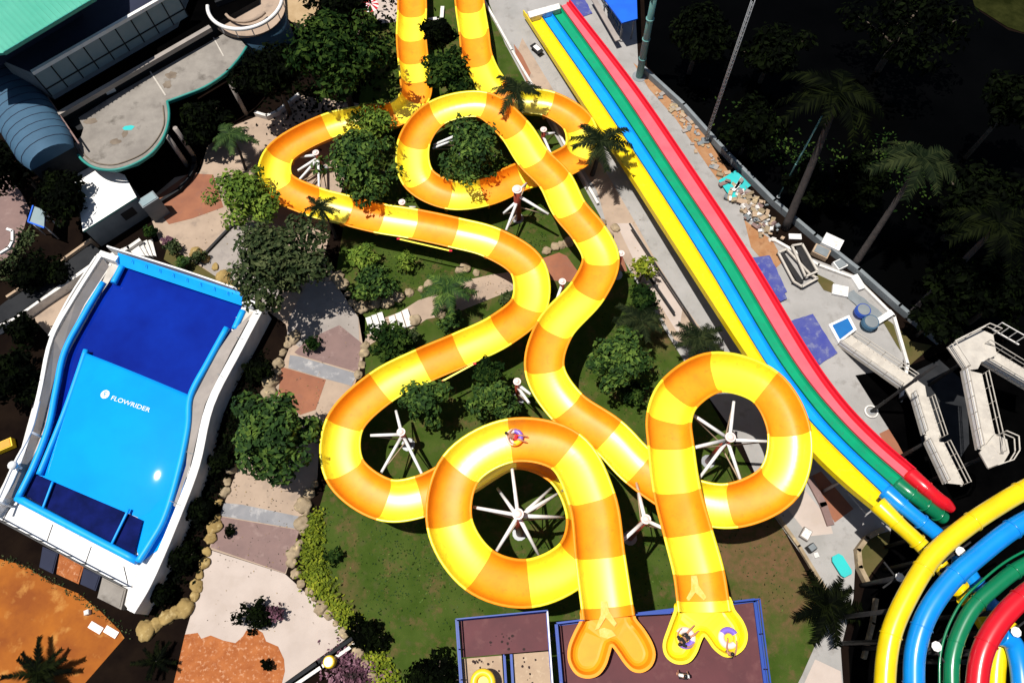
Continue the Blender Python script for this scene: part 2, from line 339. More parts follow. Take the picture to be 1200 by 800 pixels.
JA = [(710.5,711,9.4), (702.5,653,9.1), (693,586,8.7), (662.5,530,8.2), (598,517.5,7.6), (540,551,7.0), (527.5,614,6.4), (562,668,5.8), (620,683.5,5.3), (676,655,4.9), (689,607,4.5), (662,549,4.1), (604,527,3.8), (540,560,3.5), (492,583,3.3), (451,586,3.1), (405,551,2.9), (405,499,2.7), (447,456,2.5), (497,430,2.35), (539,412,2.25), (587,389,2.15), (620,359,2.05), (617.5,315,1.95), (577.5,287.5,1.85), (532,275,1.75), (485,265,1.65), (445.5,258.5,1.6), (407,249,1.5), (366,238,1.4), (326,216,1.35), (329,184,1.3), (384,151.5,1.2), (424,142,1.15), (466,136,1.1), (487,115.5,1.0), (487,91.5,0.95), (484.5,70,0.9), (482.5,43,0.8), (483.5,15,0.75), (483,-14,0.7), (483,-42,0.65), (483,-70,0.6)]
# colour spans: joint list order alternates from the first span (yellow after the orange launch basin)
JB = [(822,704,9.6), (817,671,9.4), (805,626,9.0), (792,576,8.5), (785,524,8.0), (783,491,7.7), (795,463,7.4), (838,438,7.0), (896,456,6.5), (923,508.5,6.0), (911,566,5.5), (857,593,5.0), (806,585,4.6), (749,549,4.3), (712,512,4.0), (664,478,3.8), (638,434,3.65), (649.5,388,3.5), (688.5,343,3.4), (703.5,306.5,3.3), (690,276,3.2), (667,247.5,3.15), (650,214,3.1), (625,188,3.05), (602,154,3.0), (565,126,2.8), (512,136,2.5), (486,169.5,2.2), (490.5,211,1.95), (526.5,231,1.7), (567.5,228,1.5), (613,209,1.35), (656,196,1.25), (680,179,1.2), (677,148,1.15), (643,125,1.1), (600,119,1.05), (577,103,1.0), (560.5,73,0.9), (555.5,39.5,0.8), (551,10,0.7), (549,-20,0.65), (548,-50,0.6)]
def basin(outline, z, deep, colmat, name, parent, J):
    """forked launch basin: rim, sloping inside wall, shallow floor"""
    pts = [P(x, y, z + deep) for x, y in outline]
    # smooth the outline
    cl = pts + [pts[0]]
    fine = []
    n = len(pts)
    for i in range(n):
        p0, p1, p2, p3 = pts[i - 1], pts[i], pts[(i + 1) % n], pts[(i + 2) % n]
        for k in range(4):
            t = k / 4
            fine.append(0.5 * ((2 * p1) + (-p0 + p2) * t + (2 * p0 - 5 * p1 + 4 * p2 - p3) * t * t + (-p0 + 3 * p1 - 3 * p2 + p3) * t**3))
    pts = fine; n = len(pts)
    area = sum(pts[i].x * pts[(i + 1) % n].y - pts[(i + 1) % n].x * pts[i].y for i in range(n))
    if area < 0: pts = pts[::-1]
    def inset(d, zz):
        o = []
        for i in range(n):
            t = (pts[(i + 2) % n] - pts[i - 2]); t.z = 0; t.normalize()
            q = pts[i] + Vector((-t.y, t.x, 0)) * d; q.z = zz; o.append(q)
        return o
    rings = [inset(.05, z - .12), inset(0, z + deep - .07), inset(-.06, z + deep - .07), inset(-.06, z + deep), inset(.10, z + deep),
             inset(.16, z + deep * .75), inset(.26, z + .14), inset(.40, z + .03), inset(.52, z)]
    # the rim opens where the chute leaves the basin
    jp, j2 = P(J[0][0], J[0][1], z + .5), P(J[1][0], J[1][1], z + .5); ax = j2 - jp; ax.z = 0; ax.normalize(); sd_ = Vector((-ax.y, ax.x, 0))
    for rg in rings[1:]:
        for v in rg:
            e = v - jp; l = abs(e.dot(sd_)); f = e.dot(ax)
            if f > -1.0 and l < 1.30: v.z = min(v.z, z - .06)
    b = MB()
    for a, c in zip(rings[:-1], rings[1:]):
        b.add(a + c, [(i, (i + 1) % n, n + (i + 1) % n, n + i) for i in range(n)], colmat, True)
    b.add(rings[-1], [list(range(n))], colmat); b.add(rings[0], [list(range(n))[::-1]], colmat)
    return b.build(name, None, parent)

def flanges(pts, S, parent):
    """bolted flange under every joint of the trough"""
    for p in pts[1:-1]:
        i = min(range(len(S)), key=lambda k: (S[k] - p).length); t = S[min(i + 1, len(S) - 1)] - S[max(i - 1, 0)]; t.z = 0; t.normalize(); side = Vector((t.y, -t.x, 0))
        prof = []
        for k in range(15):
            a = math.pi * (k / 14 - .5); s_ = math.sin(a); y = TROUGH_H * (.30 * abs(s_) ** 2 + .70 * abs(s_) ** 7)
            prof.append(((TROUGH_R + .05) * s_, y - .09 * math.cos(a), (TROUGH_R + .15) * s_, y - .2 * math.cos(a) - .075))
        b = MB(); rows = []
        for x0, y0, x1, y1 in prof: rows.append([p + side * x0 + Vector((0, 0, y0)) - t * .04, p + side * x1 + Vector((0, 0, y1)) - t * .04, p + side * x1 + Vector((0, 0, y1)) + t * .04, p + side * x0 + Vector((0, 0, y0)) + t * .04])
        for r1, r2 in zip(rows[:-1], rows[1:]): b.add(r1 + r2, [(0, 1, 5, 4), (1, 2, 6, 5), (2, 3, 7, 6), (3, 0, 4, 7)], M['orange'])
        b.build('joint_flange', None, parent)
rootA = thing('raft_slide', 'yellow and orange open raft slide with the empty orange launch basin', 'water slide', P(710, 711, 0), 'open raft slides')
bA, SA, PA = trough(JA, 0); flanges(PA, SA, bA.build('trough', None, rootA))
rootB = thing('raft_slide', 'yellow and orange open raft slide whose yellow launch basin holds two rafts', 'water slide', P(822, 704, 0), 'open raft slides')
bB, SB, PB = trough(JB, 1); flanges(PB, SB, bB.build('trough', None, rootB))
OUT_A = [(683,713),(681,726),(673,742),(667,758),(667,774),(675,788),(687,793),(700,790),(709,779),(714,764),(717,756),(724,764),(733,777),(742,785),
         (753,786),(763,779),(767,766),(763,752),(754,737),(744,724),(740,709),(711,707)]
OUT_B = [(794,706),(791,716),(784,735),(778,754),(781,768),(792,776),(806,775),(815,765),(821,750),(825,744),(830,749),(838,760),(850,768),
         (862,766),(872,757),(875,743),(870,728),(860,714),(852,698),(822,701)]
basin(OUT_A, 9.42, .55, M['basin_orange'], 'launch_basin', rootA, JA)
basin(OUT_B, 9.62, .55, M['basin_yellow'], 'launch_basin', rootB, JB)
# pale water streaks where the two starting runs merge
for root, z, quads in ((rootA, 9.46, [[(704,704),(711,704),(714,716),(723,730),(720,734),(710,723),(702,736),(697,738),(704,720)], [(702,737),(708,735),(717,738),(722,744),(712,748),(703,745)]]),
                       (rootB, 9.62, [[(810,674),(817,674),(819,686),(828,699),(825,703),(815,694),(808,703),(803,703),(810,690)]])):
    for px in quads:
        b = MB(); b.sheet(PX(px, z + .05), z + .05, M['streak']); b.build('water_streak', None, root)
# drip-lipped splash strips beside two bends (folded red-brown gaskets on the rim)
def gasket(pa, pb, z, root):
    b = MB(); a, c = P(*pa, z), P(*pb, z)
    b.bar(a, c, .12, .05, M['yellow']); b.box(a, (.25, .14, .08), m=M['wall_red']); b.box(c, (.25, .14, .08), m=M['wall_red'])
    b.build('rim_gasket', None, root)
gasket((467, 280), (528, 294), 2.85, rootA); gasket((517, 447), (556, 426), 3.4, rootA)

# ------------------------------------------------------------------ supports: red posts with white cap and white arms reaching under the trough
def support(cap, zcap, label, arms, rp=.22, lean=None):
    c = P(cap[0], cap[1], zcap); root = thing('slide_support', label, 'support post', (c.x, c.y, 0), 'slide support posts')
    b = MB(); b.tube([(c.x, c.y, 0), (c.x, c.y, zcap)], rp, 12, M['redsteel']); b.tube([(c.x, c.y, 0), (c.x, c.y, .06)], .5, 12, M['steel']); b.build('post', None, root)
    b = MB(); b.tube([(c.x, c.y, zcap - .05), (c.x, c.y, zcap + .04)], rp + .1, 14, M['palevinyl']); b.blob((c.x, c.y, zcap + .04), (rp, rp, .12), M['palevinyl'])
    b.build('cap', None, root)
    for (x, y, z, zr) in arms:
        q = P(x, y, z); st = Vector((c.x, c.y, zr))
        b = MB(); b.tube([st, q], [.13, .10], 8, M['white']); b.build('arm', None, root)
        b = MB(); b.bar(Vector((c.x, c.y, zr - 1.6)), q - Vector((0, 0, .1)), .07, .07, M['landing']); b.build('brace', None, root)
    return root
support((607,602), 7.6, 'red post with white arms inside the big double loop by the launch decks',
        [(600,548,7.4,7.3),(555,594,6.7,7.2),(664,606,4.7,7.0),(579,650,5.8,7.0),(633,653,5.2,7.0),(661,574,4.4,6.6),(583,572,3.9,6.4),(646,572,4.4,6.2)], .25)
support((856,512), 6.4, 'red post with white arms in the middle of the loop beside the coloured lanes',
        [(860,470,6.6,6.2),(811,485,7.2,6.0),(810,525,7.8,5.9),(899,517,5.9,5.8),(818,562,5.0,5.6),(869,566,5.1,5.6)], .24)
support((470,506), 3.3, 'red post with white arms inside the left hairpin bend over the lawn',
        [(464,481,2.7,3.0),(434,510,2.9,2.7),(447,553,3.2,2.6),(495,556,3.4,2.6)], .2)
support((370,179), 2.4, 'red post with white arms inside the upper left hairpin bend',
        [(352,184,1.6,2.1),(347,215,1.5,1.6),(349,200,1.5,1.7),(374,222,1.5,1.6)], .18)
support((540,151), 3.4, 'red post with white arms inside the upper loop beside the round tree',
        [(508,170,2.4,2.8),(507,174,2.3,2.4)], .18)
support((637,152), 2.2, 'short red post with white arm inside the small loop by the palm', [(650,156,1.4,1.6),(648,186,1.4,1.3)], .18)
support((606,222), 4.2, 'thick red post with white arms beneath the crossing of the upper chutes',
        [(617,215,3.2,3.9),(643,251,3.2,3.4),(590,250,1.9,2.6),(593,270,2.2,2.6)], .3)
support((471,237), 2.8, 'short red post with white cap behind the upper loop', [(487,243,1.9,2.0)], .18)
support((659,330), 3.2, 'white capped red post between the two chutes over the terracotta path', [(652,352,2.6,2.7)], .18)
support((606,447), 3.8, 'white capped red post beside the chute near the leafy bushes', [(622,462,3.5,3.3),(620,472,3.4,2.8)], .18)
support((757,608), 7.6, 'red post with three white arms between the two launch chutes', [(746,566,4.5,7.2),(731,632,8.6,7.3),(778,619,8.6,7.3)], .2)
support((728,297), 3.4, 'white capped red post beside the right hand chute bend', [(722,300,3.2,3.2)], .16)

# ------------------------------------------------------------------ launch decks
def rail_run(b, pts, h=1.0, m=None, pm=None, step=1.4, w=.06):
    for p, q in zip(pts[:-1], pts[1:]):
        L = (q - p).length; k = max(1, int(L / step))
        for i in range(k + 1):
            c = p.lerp(q, i / k); b.bar(c, c + Vector((0, 0, h)), w, w, pm or m)
        for z in (h, h * .55): b.bar(p + Vector((0, 0, z)), q + Vector((0, 0, z)), w * 1.15, w * 1.15, m)
def deck(root, name, px, z, m, th=.18):
    b = MB(); b.prism(PX(px, z), z - th, z, m); return b.build(name, None, root)
ZD = 9.0
dk = thing('launch_deck', 'maroon launch deck with blue railing under the two forked slide starts', 'slide deck', P(775, 780, 0))
deck(dk, 'deck_floor', [(652,731),(884,703),(905,870),(664,870)], ZD, M['maroon'])
b = MB()
for (p, q) in [((652,731),(884,703)), ((884,703),(905,870)), ((664,870),(652,731))]:
    b.bar(P(*p, ZD - .02), P(*q, ZD - .02), .2, .34, M['bluesteel'])
b.build('edge_beam', None, dk)
for run, pm in (([(742,721),(782,719)], 'bluesteel'), ([(855,706),(884,703),(905,870)], 'darksteel'), ([(683,727),(652,731),(664,870)], 'white')):
    b = MB(); rail_run(b, PX(run, ZD), 1.0, M['bluesteel'], M[pm]); b.build('railing', None, dk)
for x, y in ((658,738),(880,710),(663,860),(900,862),(775,790)):
    b = MB(); c = P(x, y, ZD - .2); b.tube([(c.x, c.y, 0), c], .2, 10, M['bluesteel']); b.build('column', None, dk)
ZL = 7.8
dl = thing('stair_deck', 'lower maroon deck with tan stair landings and blue railings left of the launch deck', 'stair deck', P(590, 760, 0))
deck(dl, 'deck_floor', [(538,727),(640,717),(645,761),(541,770)], ZL, M['maroon'])
deck(dl, 'landing', [(541,771.5),(588,767.5),(594,870),(547,870)], ZL - .12, M['landing'])
deck(dl, 'landing', [(601,766),(645,762.5),(652,870),(607,870)], ZL - .12, M['landing'])
b = MB()
for (p, q) in [((536,726),(641,716)), ((536,726),(546,870)), ((641,716),(652,870)), ((591,767),(597,870)), ((599,766),(605,870))]:
    b.bar(P(*p, ZL), P(*q, ZL), .14, .3, M['bluesteel'])
b.build('edge_beam', None, dl)
for run, rm in (([(641,716),(536,726),(546,870)], 'bluesteel'), ([(591,767),(597,870)], 'bluesteel'), ([(641,717),(652,870)], 'white')):
    b = MB(); rail_run(b, PX(run, ZL), 1.0, M[rm], M['bluesteel']); b.build('railing', None, dl)
b = MB()
for k in range(46):
    x, y = rnd.choice([(rnd.uniform(566,615), rnd.gauss(752, 8)), (rnd.gauss(566,9), rnd.uniform(772,798)), (rnd.gauss(621,5), rnd.uniform(768,806))])
    zz = ZL + .004 if y < 765 else ZL - .116
    if y > 765 and (585 < x < 604): continue
    if y > 775 and False: continue
    r = rnd.uniform(.025, .09); c = P(x, y, zz); b.sheet([c + Vector((math.cos(a) * r * rnd.uniform(.6, 1.4), math.sin(a) * r, 0)) for a in [i * math.pi / 3 for i in range(6)]], zz, M['spot'])
tag(b.build('droppings', None, dl), kind='stuff')
for x, y in ((541,735),(636,724),(552,860),(645,860)):
    b = MB(); c = P(x, y, ZL - .2); b.tube([(c.x, c.y, 0), c], .18, 10, M['bluesteel']); b.build('column', None, dl)

# ------------------------------------------------------------------ mat racer with four open lanes
def zl(y): # lane floor height along the run
    K = [(-10,.55),(60,.7),(120,1.0),(200,1.8),(300,2.7),(420,3.7),(500,4.6),(560,6.0),(620,7.6)]
    for (a, za), (c, zc) in zip(K[:-1], K[1:]):
        if y <= c: return za + (zc - za) * (y - a) / (c - a)
    return K[-1][1]
EDGES = [ # yellow outer, yellow/blue, blue/green, green/red, red outer at matching stations
 [(613,17),(672+17,135),(732,200),(796,300),(862,402),(905,466),(945,526),(985,566),(1026,600)],
 [(630,15),(700,116),(756,200),(822,303),(892,420),(921,462),(953,500),(990,538),(1031,578)],
 [(643,12),(715,114),(772,200),(838,301),(909,420),(937,459),(966,495),(1003,533),(1044,570)],
 [(656,8),(730,112),(787,199),(854,300),(925.5,419),(952,456),(982,491),(1018,527),(1058,562)],
 [(668,3),(749,108),(810,197),(877,298),(949,416),(973,451),(1000,484),(1034,518),(1071,550)]]
# measured edge of the yellow lane nearer the top of the run
EDGES[0][1] = (689-8, 122)
def lane_lines():
    L = []
    for e in EDGES:
        pts = []
        for (x, y) in e:
            z = zl(y); pts.append(P(x, y, z))
        L.append(catmull(pts, 8)[0])
    return L
LN = lane_lines()
racer = thing('mat_racer_slide', 'four lane straight slide in yellow, blue, green and red', 'water slide', P(830, 300, 0))
lane_names = ['yellow', 'blue', 'green', 'red']
for k, cname in enumerate(lane_names):
    A, B_ = LN[k], LN[k + 1]; b = MB(); rows = []
    for p, q in zip(A, B_):
        d = (q - p); wd = d.length; d.normalize(); up = Vector((0, 0, 1))
        lo_ = .30 if k == 0 else .06; hi = wd - (.30 if k == 3 else .06)
        if k == 0: pr = [(0, -.12), (0, .50), (.07, .50), (.26, .08), (.36, .0), (hi - .12, 0), (hi - .04, .12), (hi, .3), (hi + .0, -.12)]
        elif k == 3: pr = [(lo_, -.12), (lo_, .3), (lo_ + .04, .12), (lo_ + .12, 0), (wd - .42, 0), (wd - .36, .22), (wd - .30, .22), (wd - .27, .10), (wd - .17, .10), (wd - .12, .36), (wd - .03, .36), (wd, -.12)]
        else: pr = [(lo_, -.12), (lo_, .3), (lo_ + .04, .12), (lo_ + .12, 0), (hi - .12, 0), (hi - .04, .12), (hi, .3), (hi, -.12)]
        rows.append([p + d * x + up * y for x, y in pr])
    n = len(rows[0])
    for i in range(len(rows) - 1):
        for j in range(n):
            j2 = (j + 1) % n
            m = M['lane_' + cname]
            if k == 0 and j in (0, 1, 2): m = M['wall_orange'] if j == 2 else M['lane_yellow']
            if k == 3 and j >= 4: m = M['wall_red']
            b.add([rows[i][j], rows[i][j2], rows[i + 1][j2], rows[i + 1][j]], [(0, 1, 2, 3)], m, False)
    for r_ in (rows[0], rows[-1]): b.add(r_, [list(range(n))], M['lane_' + cname])
    ln = b.build('lane', None, racer); ln['label'] = cname + ' lane'
# end stop across the run-out and legs
b = MB(); b.prism(PX([(618,14),(655,4),(657,10),(621,21)], 1.2), .5, 1.2, M['offwhite']); b.build('end_wall', None, racer)
for i in range(14, len(LN[0]), 9):
    for L_ in (LN[1], LN[3]):
        p = L_[i] - Vector((0, 0, .12))
        if p.z > 1: b = MB(); b.tube([(p.x, p.y, 0), p], .12, 8, M['steel']); b.build('leg', None, racer)
# closed tubes that feed the lanes
FEED = {'yellow': ([(1028,590,7.9),(1050,611,8.1),(1075,634,8.1),(1100,660,7.9),(1118,682,7.6),(1136,704,7.2),(1156,734,6.6)], .45),
        'blue': ([(1037,575,7.9),(1057,592,8.2),(1080,611,8.2),(1104,631,8.0),(1125,655,7.8),(1146,688,7.5),(1166,716,7.1),(1180,745,6.6)], .43),
        'green': ([(1051,566,7.9),(1068,579,8.2),(1084,591,8.0),(1099,602,7.7),(1106,607,7.5)], .39),
        'red': ([(1065,555,7.9),(1085,572,8.3),(1100,585,8.2),(1110,592,8.1),(1116,597,8.0)], .41)}
for k, (pp, r) in FEED.items():
    pts, _ = catmull([P(x, y, z) for x, y, z in pp], 6); b = MB()
    n = len(pts); b.tube(pts, [r * (1.25 - .25 * min(1, i / 8)) * (1 - (.45 if k == 'red' else 0) * max(0, i - n + 9) / 9) for i in range(n)], 18, M['tube_' + k])
    for i in (range(6, n - 1, 6) if k != 'red' else (6,)):
        t = (pts[i + 1] - pts[i]).normalized(); b.tube([pts[i] - t * .05, pts[i] + t * .05], r + .07, 18, M['tube_' + k])
    for i in range(26 if n > 30 else n, n - 2, 3):
        t = (pts[i + 1] - pts[i]).normalized(); b.tube([pts[i] - t * .05, pts[i] + t * .05], r + .13, 18, M['tube_' + k])
    o = b.build('feed_tube', None, racer); o['label'] = k + ' feed tube'

# ------------------------------------------------------------------ nested curved tubes at lower right
ARC = {'yellow': ([(1236,556,11.4),(1200,574,11.3),(1166,594,11.2),(1132,617,11.0),(1095,649,10.8),(1064,697,10.6),(1044,744,10.4),(1037,800,10.2),(1040,860,10)], .52),
       'blue': ([(1236,594,11.2),(1192,616,11.0),(1147,650,10.8),(1112,682,10.6),(1086,720,10.4),(1073,760,10.2),(1071,800,10),(1074,860,9.8)], .52),
       'green': ([(1236,645,9.6),(1192,667,9.5),(1166,687,9.4),(1141,711,9.2),(1124,742,9),(1116,771,8.9),(1115,800,8.8),(1117,860,8.6)], .40),
       'red': ([(1240,672,11.4),(1200,698,11.2),(1171,728,11),(1152,762,10.8),(1145,800,10.6),(1146,860,10.4)], .52)}
for k, (pp, r) in ARC.items():
    q0 = P(pp[3][0], pp[3][1], 0)
    root = thing('tube_slide', {'yellow': 'outermost closed yellow tube slide curving over the dark pit', 'blue': 'closed blue tube slide curving just inside the yellow one',
        'green': 'closed green tube slide curving between the blue and red tubes', 'red': 'innermost closed red tube slide at the lower right corner'}[k], 'tube slide', q0)
    pts, _ = catmull([P(x, y, z) for x, y, z in pp], 8); b = MB(); b.tube(pts, r, 22, M['tube_' + k]); b.build('tube', None, root)
    for i in range(9, len(pts) - 1, 13):
        t = (pts[i + 1] - pts[i]).normalized(); b = MB(); b.tube([pts[i] - t * .035, pts[i] + t * .035], r + .05, 22, M['tube_' + k]); b.build('joint_collar', None, root)
    if k == 'green': # a bolted service rail rides along its outer side
        b = MB(); off = [p + ((pts[min(i + 1, len(pts) - 1)] - pts[max(0, i - 1)]).normalized().cross(Vector((0, 0, 1)))) * (r + .22) for i, p in enumerate(pts)]
        b.tube(off, .07, 6, M['tube_green']); b.build('cable_pipe', None, root)
    for i in (len(pts) // 3, 2 * len(pts) // 3):
        p = pts[i]; b = MB(); b.tube([(p.x, p.y, 0), (p.x, p.y, p.z - r)], .14, 8, M['darksteel']); b.build('leg', None, root)
# two more closed tubes deep in the corner
for cname, pp, r, lab in (('yellow', [(1182,728,8),(1172,752,7.9),(1167,780,7.8),(1165,830,7.6)], .5, 'short piece of yellow tube slide beside the inner red tube'),
                     ('blue', [(1172,744,9),(1186,752,8.8),(1194,775,8.6),(1199,830,8.4)], .5, 'short blue tube slide ending inside the red bend')):
    root = thing('tube_slide', lab, 'tube slide', P(pp[1][0], pp[1][1], 0)); pts, _ = catmull([P(*q) for q in pp], 6); b = MB(); b.tube(pts, r, 18, M['tube_' + cname]); b.build('tube', None, root)
    b = MB(); p = pts[len(pts) // 2]; b.tube([(p.x, p.y, 0), (p.x, p.y, p.z - r)], .14, 8, M['darksteel']); b.build('leg', None, root)
for (x, y, z, lab) in ((1125,646,9.6,'white capped post between the yellow and blue tubes'), (1097,757,9.3,'white capped post between the blue and green tubes'), (1190,740,9.5,'white capped post inside the red tube bend'), (1054,676,5.5,'low white capped post left of the yellow tube')):
    c = P(x, y, z); root = thing('tube_post', lab, 'support post', (c.x, c.y, 0), 'white capped tube posts')
    b = MB(); b.tube([(c.x, c.y, 0), c], .16, 10, M['darksteel']); b.build('post', None, root)
    b = MB(); b.tube([c, c + Vector((0, 0, .08))], .27, 8, M['white']); b.blob(c + Vector((0, 0, .08)), (.2, .2, .12), M['white']); b.build('cap', None, root)
    b = MB()
    for a in range(2):
        d = Vector((math.cos(a * 1.57 + .5), math.sin(a * 1.57 + .5), 0)); b.bar(c - d * 1.1 - Vector((0, 0, .4)), c + d * 1.1 - Vector((0, 0, .4)), .09, .09, M['darksteel'])
    b.build('cross_arm', None, root)
# ------------------------------------------------------------------ ground sheets (each a few mm above the one below)
def gsheet(name, px, lvl, m, kind='structure'):
    b = MB(); b.sheet(PX(px, 0), 0.012 * lvl, m); o = b.build(name); o['kind'] = kind; return o
b = MB(); b.sheet([Vector((-300, -300, 0)), Vector((300, -300, 0)), Vector((300, 300, 0)), Vector((-300, 300, 0))], 0, M['soil']); o = b.build('ground'); o['kind'] = 'structure'
gsheet('lawn', [(384,560),(362,640),(368,700),(430,765),(470,800),(500,860),(960,860),(985,740),(950,680),(890,570),(820,450),(760,360),(735,310),(700,240),(640,130),(600,45),(560,-30),
                (430,-40),(420,130),(405,250),(392,330),(420,372),(428,420),(428,470),(400,520)], 1, M['lawn'])
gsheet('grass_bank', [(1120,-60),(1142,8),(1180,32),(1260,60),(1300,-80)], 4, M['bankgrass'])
# left plaza and walkways
gsheet('plaza', [(170,238),(205,208),(234,202),(243,172),(268,150),(300,137),(315,140),(328,135),(345,122),(354,112),(400,118),(440,125),(420,160),(392,250),(380,300),(396,330),(412,352),(428,372),(428,400),(424,425),(416,450),(396,475),
                 (375,500),(372,560),(358,600),(345,640),(335,672),(245,643),(262,592),(280,545),(318,470),(330,430),(340,405),(335,380),(296,352),(262,330),(228,308),(188,285)], 1, M['tan'])
gsheet('terracotta_path', [(176,236),(222,203),(250,205),(262,243),(226,256),(198,263)], 2, M['terracotta'])
gsheet('concrete_panel', [(230,306),(270,262),(300,262),(330,330),(322,366),(262,332)], 2, M['greyslab'])
gsheet('concrete_panel', [(392,330),(420,372),(421,400),(396,386),(352,408),(336,395),(340,370),(362,330)], 2, M['greyslab'])
gsheet('mauve_path', [(345,413),(360,398),(398,381),(424,402),(419,436),(350,416)], 3, M['mauve'])
gsheet('drain_strip', [(340,416),(350,417.5),(419,438),(412,452),(382,444),(338,431)], 3, M['bluegrey'])
gsheet('terracotta_path', [(330,430),(338,432),(382,445),(370,480),(352,486),(326,462)], 2, M['terracotta'])
gsheet('concrete_panel', [(263,589),(284,591),(356,606),(352,620),(258,604)], 3, M['bluegrey'])
gsheet('mauve_path', [(258,605),(351,621),(334,671),(247,641)], 3, M['mauve'])
gsheet('slab_pavement', [(246,644),(334,672),(345,682),(411,744),(333,800),(255,860),(190,860),(217,743)], 2, M['paleslab'])
gsheet('orange_path', [(217,743),(232,741),(236,748),(247,744),(262,750),(276,753),(285,745),(289,738),(300,736),(308,741),(312,751),(326,757),(333,772),(334,786),(330,802),(255,860),(190,860)], 3, M['orangestone'])
gsheet('orange_court', [(-10,652),(28,662),(62,683),(92,695),(118,716),(140,738),(146,747),(98,802),(60,860),(-60,860),(-60,700)], 2, M['orangepave'])
gsheet('pavement', [(12,378),(28,362),(62,345),(108,312),(112,320),(92,352),(68,384),(60,396),(40,374)], 2, M['tan'])
gsheet('pavement', [(-20,215),(10,205),(25,226),(35,245),(28,268),(12,300),(-20,318)], 2, M['mauve'])
gsheet('bare_earth', [(325,-20),(372,-20),(376,8),(366,22),(360,30),(352,42),(344,28),(330,16)], 3, M['sand'])
gsheet('planting_bed', [(196,290),(216,300),(262,330),(300,352),(292,360),(262,345),(214,318),(192,304)], 2, M['drygrass'])
# winding cross path over the lawn
gsheet('cross_path', [(430,392),(443,388),(446,374),(468,366),(490,352),(515,344),(540,330),(575,322),(604,318),(606,338),(585,346),(560,356),(530,368),(500,374),(482,386),(462,376),(448,392),(440,400),(424,410)], 2, M['tan'])
gsheet('terracotta_path', [(632,304),(655,296),(664,300),(680,322),(700,310),(716,300),(730,300),(735,318),(715,318),(690,332),(662,330),(640,328)], 2, M['terracotta'])
# long concrete apron right of the raft slides, under and beyond the mat racer
gsheet('concrete_apron', [(556,-40),(742,-40),(748,78),(798,130),(850,208),(905,282),(950,302),(1000,322),(1048,368),(1058,420),(1052,520),(1075,566),(1050,640),(1003,640),(1000,700),(985,760),(992,860),
                    (905,860),(940,790),(962,740),(972,700),(950,665),(905,602),(870,520),(812,440),(770,372),(735,312),(708,262),(668,190),(634,130),(592,52)], 2, M['concrete'])
gsheet('walkway', [(612,45),(640,92),(676,150),(712,205),(745,262),(772,312),(800,356),(832,400),(818,412),(790,398),(760,345),(733,308),(712,268),(700,225),(660,160),(628,112),(604,68)], 3, M['tan'])
gsheet('pale_walk', [(722,262),(740,262),(775,320),(800,360),(795,392),(770,352),(746,312)], 4, M['paleslab'])
gsheet('terracotta_path', [(602,52),(612,66),(622,86),(618,98),(606,74)], 4, M['terracotta'])
gsheet('soil_strip', [(742,74),(770,96),(808,130),(850,196),(862,214),(848,220),(830,196),(792,140),(760,104)], 3, M['ochre'])
gsheet('soil_strip', [(872,258),(905,282),(918,306),(905,318),(880,290)], 3, M['ochre'])
gsheet('dry_verge', [(950,318),(975,330),(1000,352),(1044,378),(1068,400),(1092,405),(1066,428),(1050,404),(1036,380),(998,352),(965,340)], 5, M['drygrass'])
gsheet('terracotta_pad', [(1030,508),(1051,498),(1056,520),(1078,556),(1072,566),(1046,536)], 3, M['terracotta'])
gsheet('terracotta_pad', [(946,560),(962,552),(1000,596),(978,612)], 3, M['terracotta'])
gsheet('pale_panel', [(918,590),(940,570),(972,610),(976,625),(948,628)], 3, M['paleslab'])
gsheet('planting_bed', [(1004,640),(1020,628),(1042,622),(1046,640),(1026,664),(1012,684)], 4, M['drygrass'])
gsheet('pink_pavement', [(955,772),(985,786),(992,860),(915,860)], 3, M['paleslab'])
gsheet('pit_floor', [(1050,570),(1110,545),(1140,560),(1300,520),(1300,900),(1000,900),(994,760),(1012,690),(1040,650)], 5, M['shade_black'])
gsheet('pit_floor', [(1002,440),(1062,430),(1110,410),(1300,380),(1300,560),(1120,560),(1075,564),(1052,520)], 6, M['shade_black'])
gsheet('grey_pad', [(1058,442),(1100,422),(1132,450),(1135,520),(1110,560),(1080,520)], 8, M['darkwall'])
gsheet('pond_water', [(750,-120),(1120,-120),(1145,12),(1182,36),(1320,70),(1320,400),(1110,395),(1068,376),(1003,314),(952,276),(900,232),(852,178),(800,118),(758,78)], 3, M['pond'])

# low retaining kerb of the pond
def wall_run(name, px, z, h, wdt, m, label=None, cat='wall', kind=None, base=0.0):
    b = MB(); pts = PX(px, z)
    for p, q in zip(pts[:-1], pts[1:]):
        d = (q - p).normalized(); b.bar(Vector((p.x, p.y, base + h / 2)) - d * wdt * .3, Vector((q.x, q.y, base + h / 2)) + d * wdt * .3, wdt, h, m)
    o = b.build(name); 
    if kind: o['kind'] = kind
    else: tag(o, label, cat)
    return o
wall_run('bank_wall', [(752,84),(800,128),(850,184),(905,240),(952,280),(1003,320),(1050,362),(1098,402)], 0, .7, .3, M['greywall'], 'long grey retaining wall along the edge of the dark pond')
wall_run('yard_kerb', [(905,282),(958,312),(1002,328),(1046,372),(1062,428),(1054,470)], 0, .3, .22, M['offwhite'], 'pale low kerb wall bordering the service yard', 'kerb')
wall_run('curved_planter_wall', [(1034,620),(1016,630),(1006,644),(1008,664),(1018,684)], .5, .6, .3, M['boulder'], 'tan curved planter wall right of the teal bench on the apron', 'planter wall')
wall_run('pit_kerb', [(1028,702),(1024,730),(1014,770)], .5, .5, .22, M['boulder'], 'narrow tan kerb along the dark pit left of the yellow tube', 'kerb')
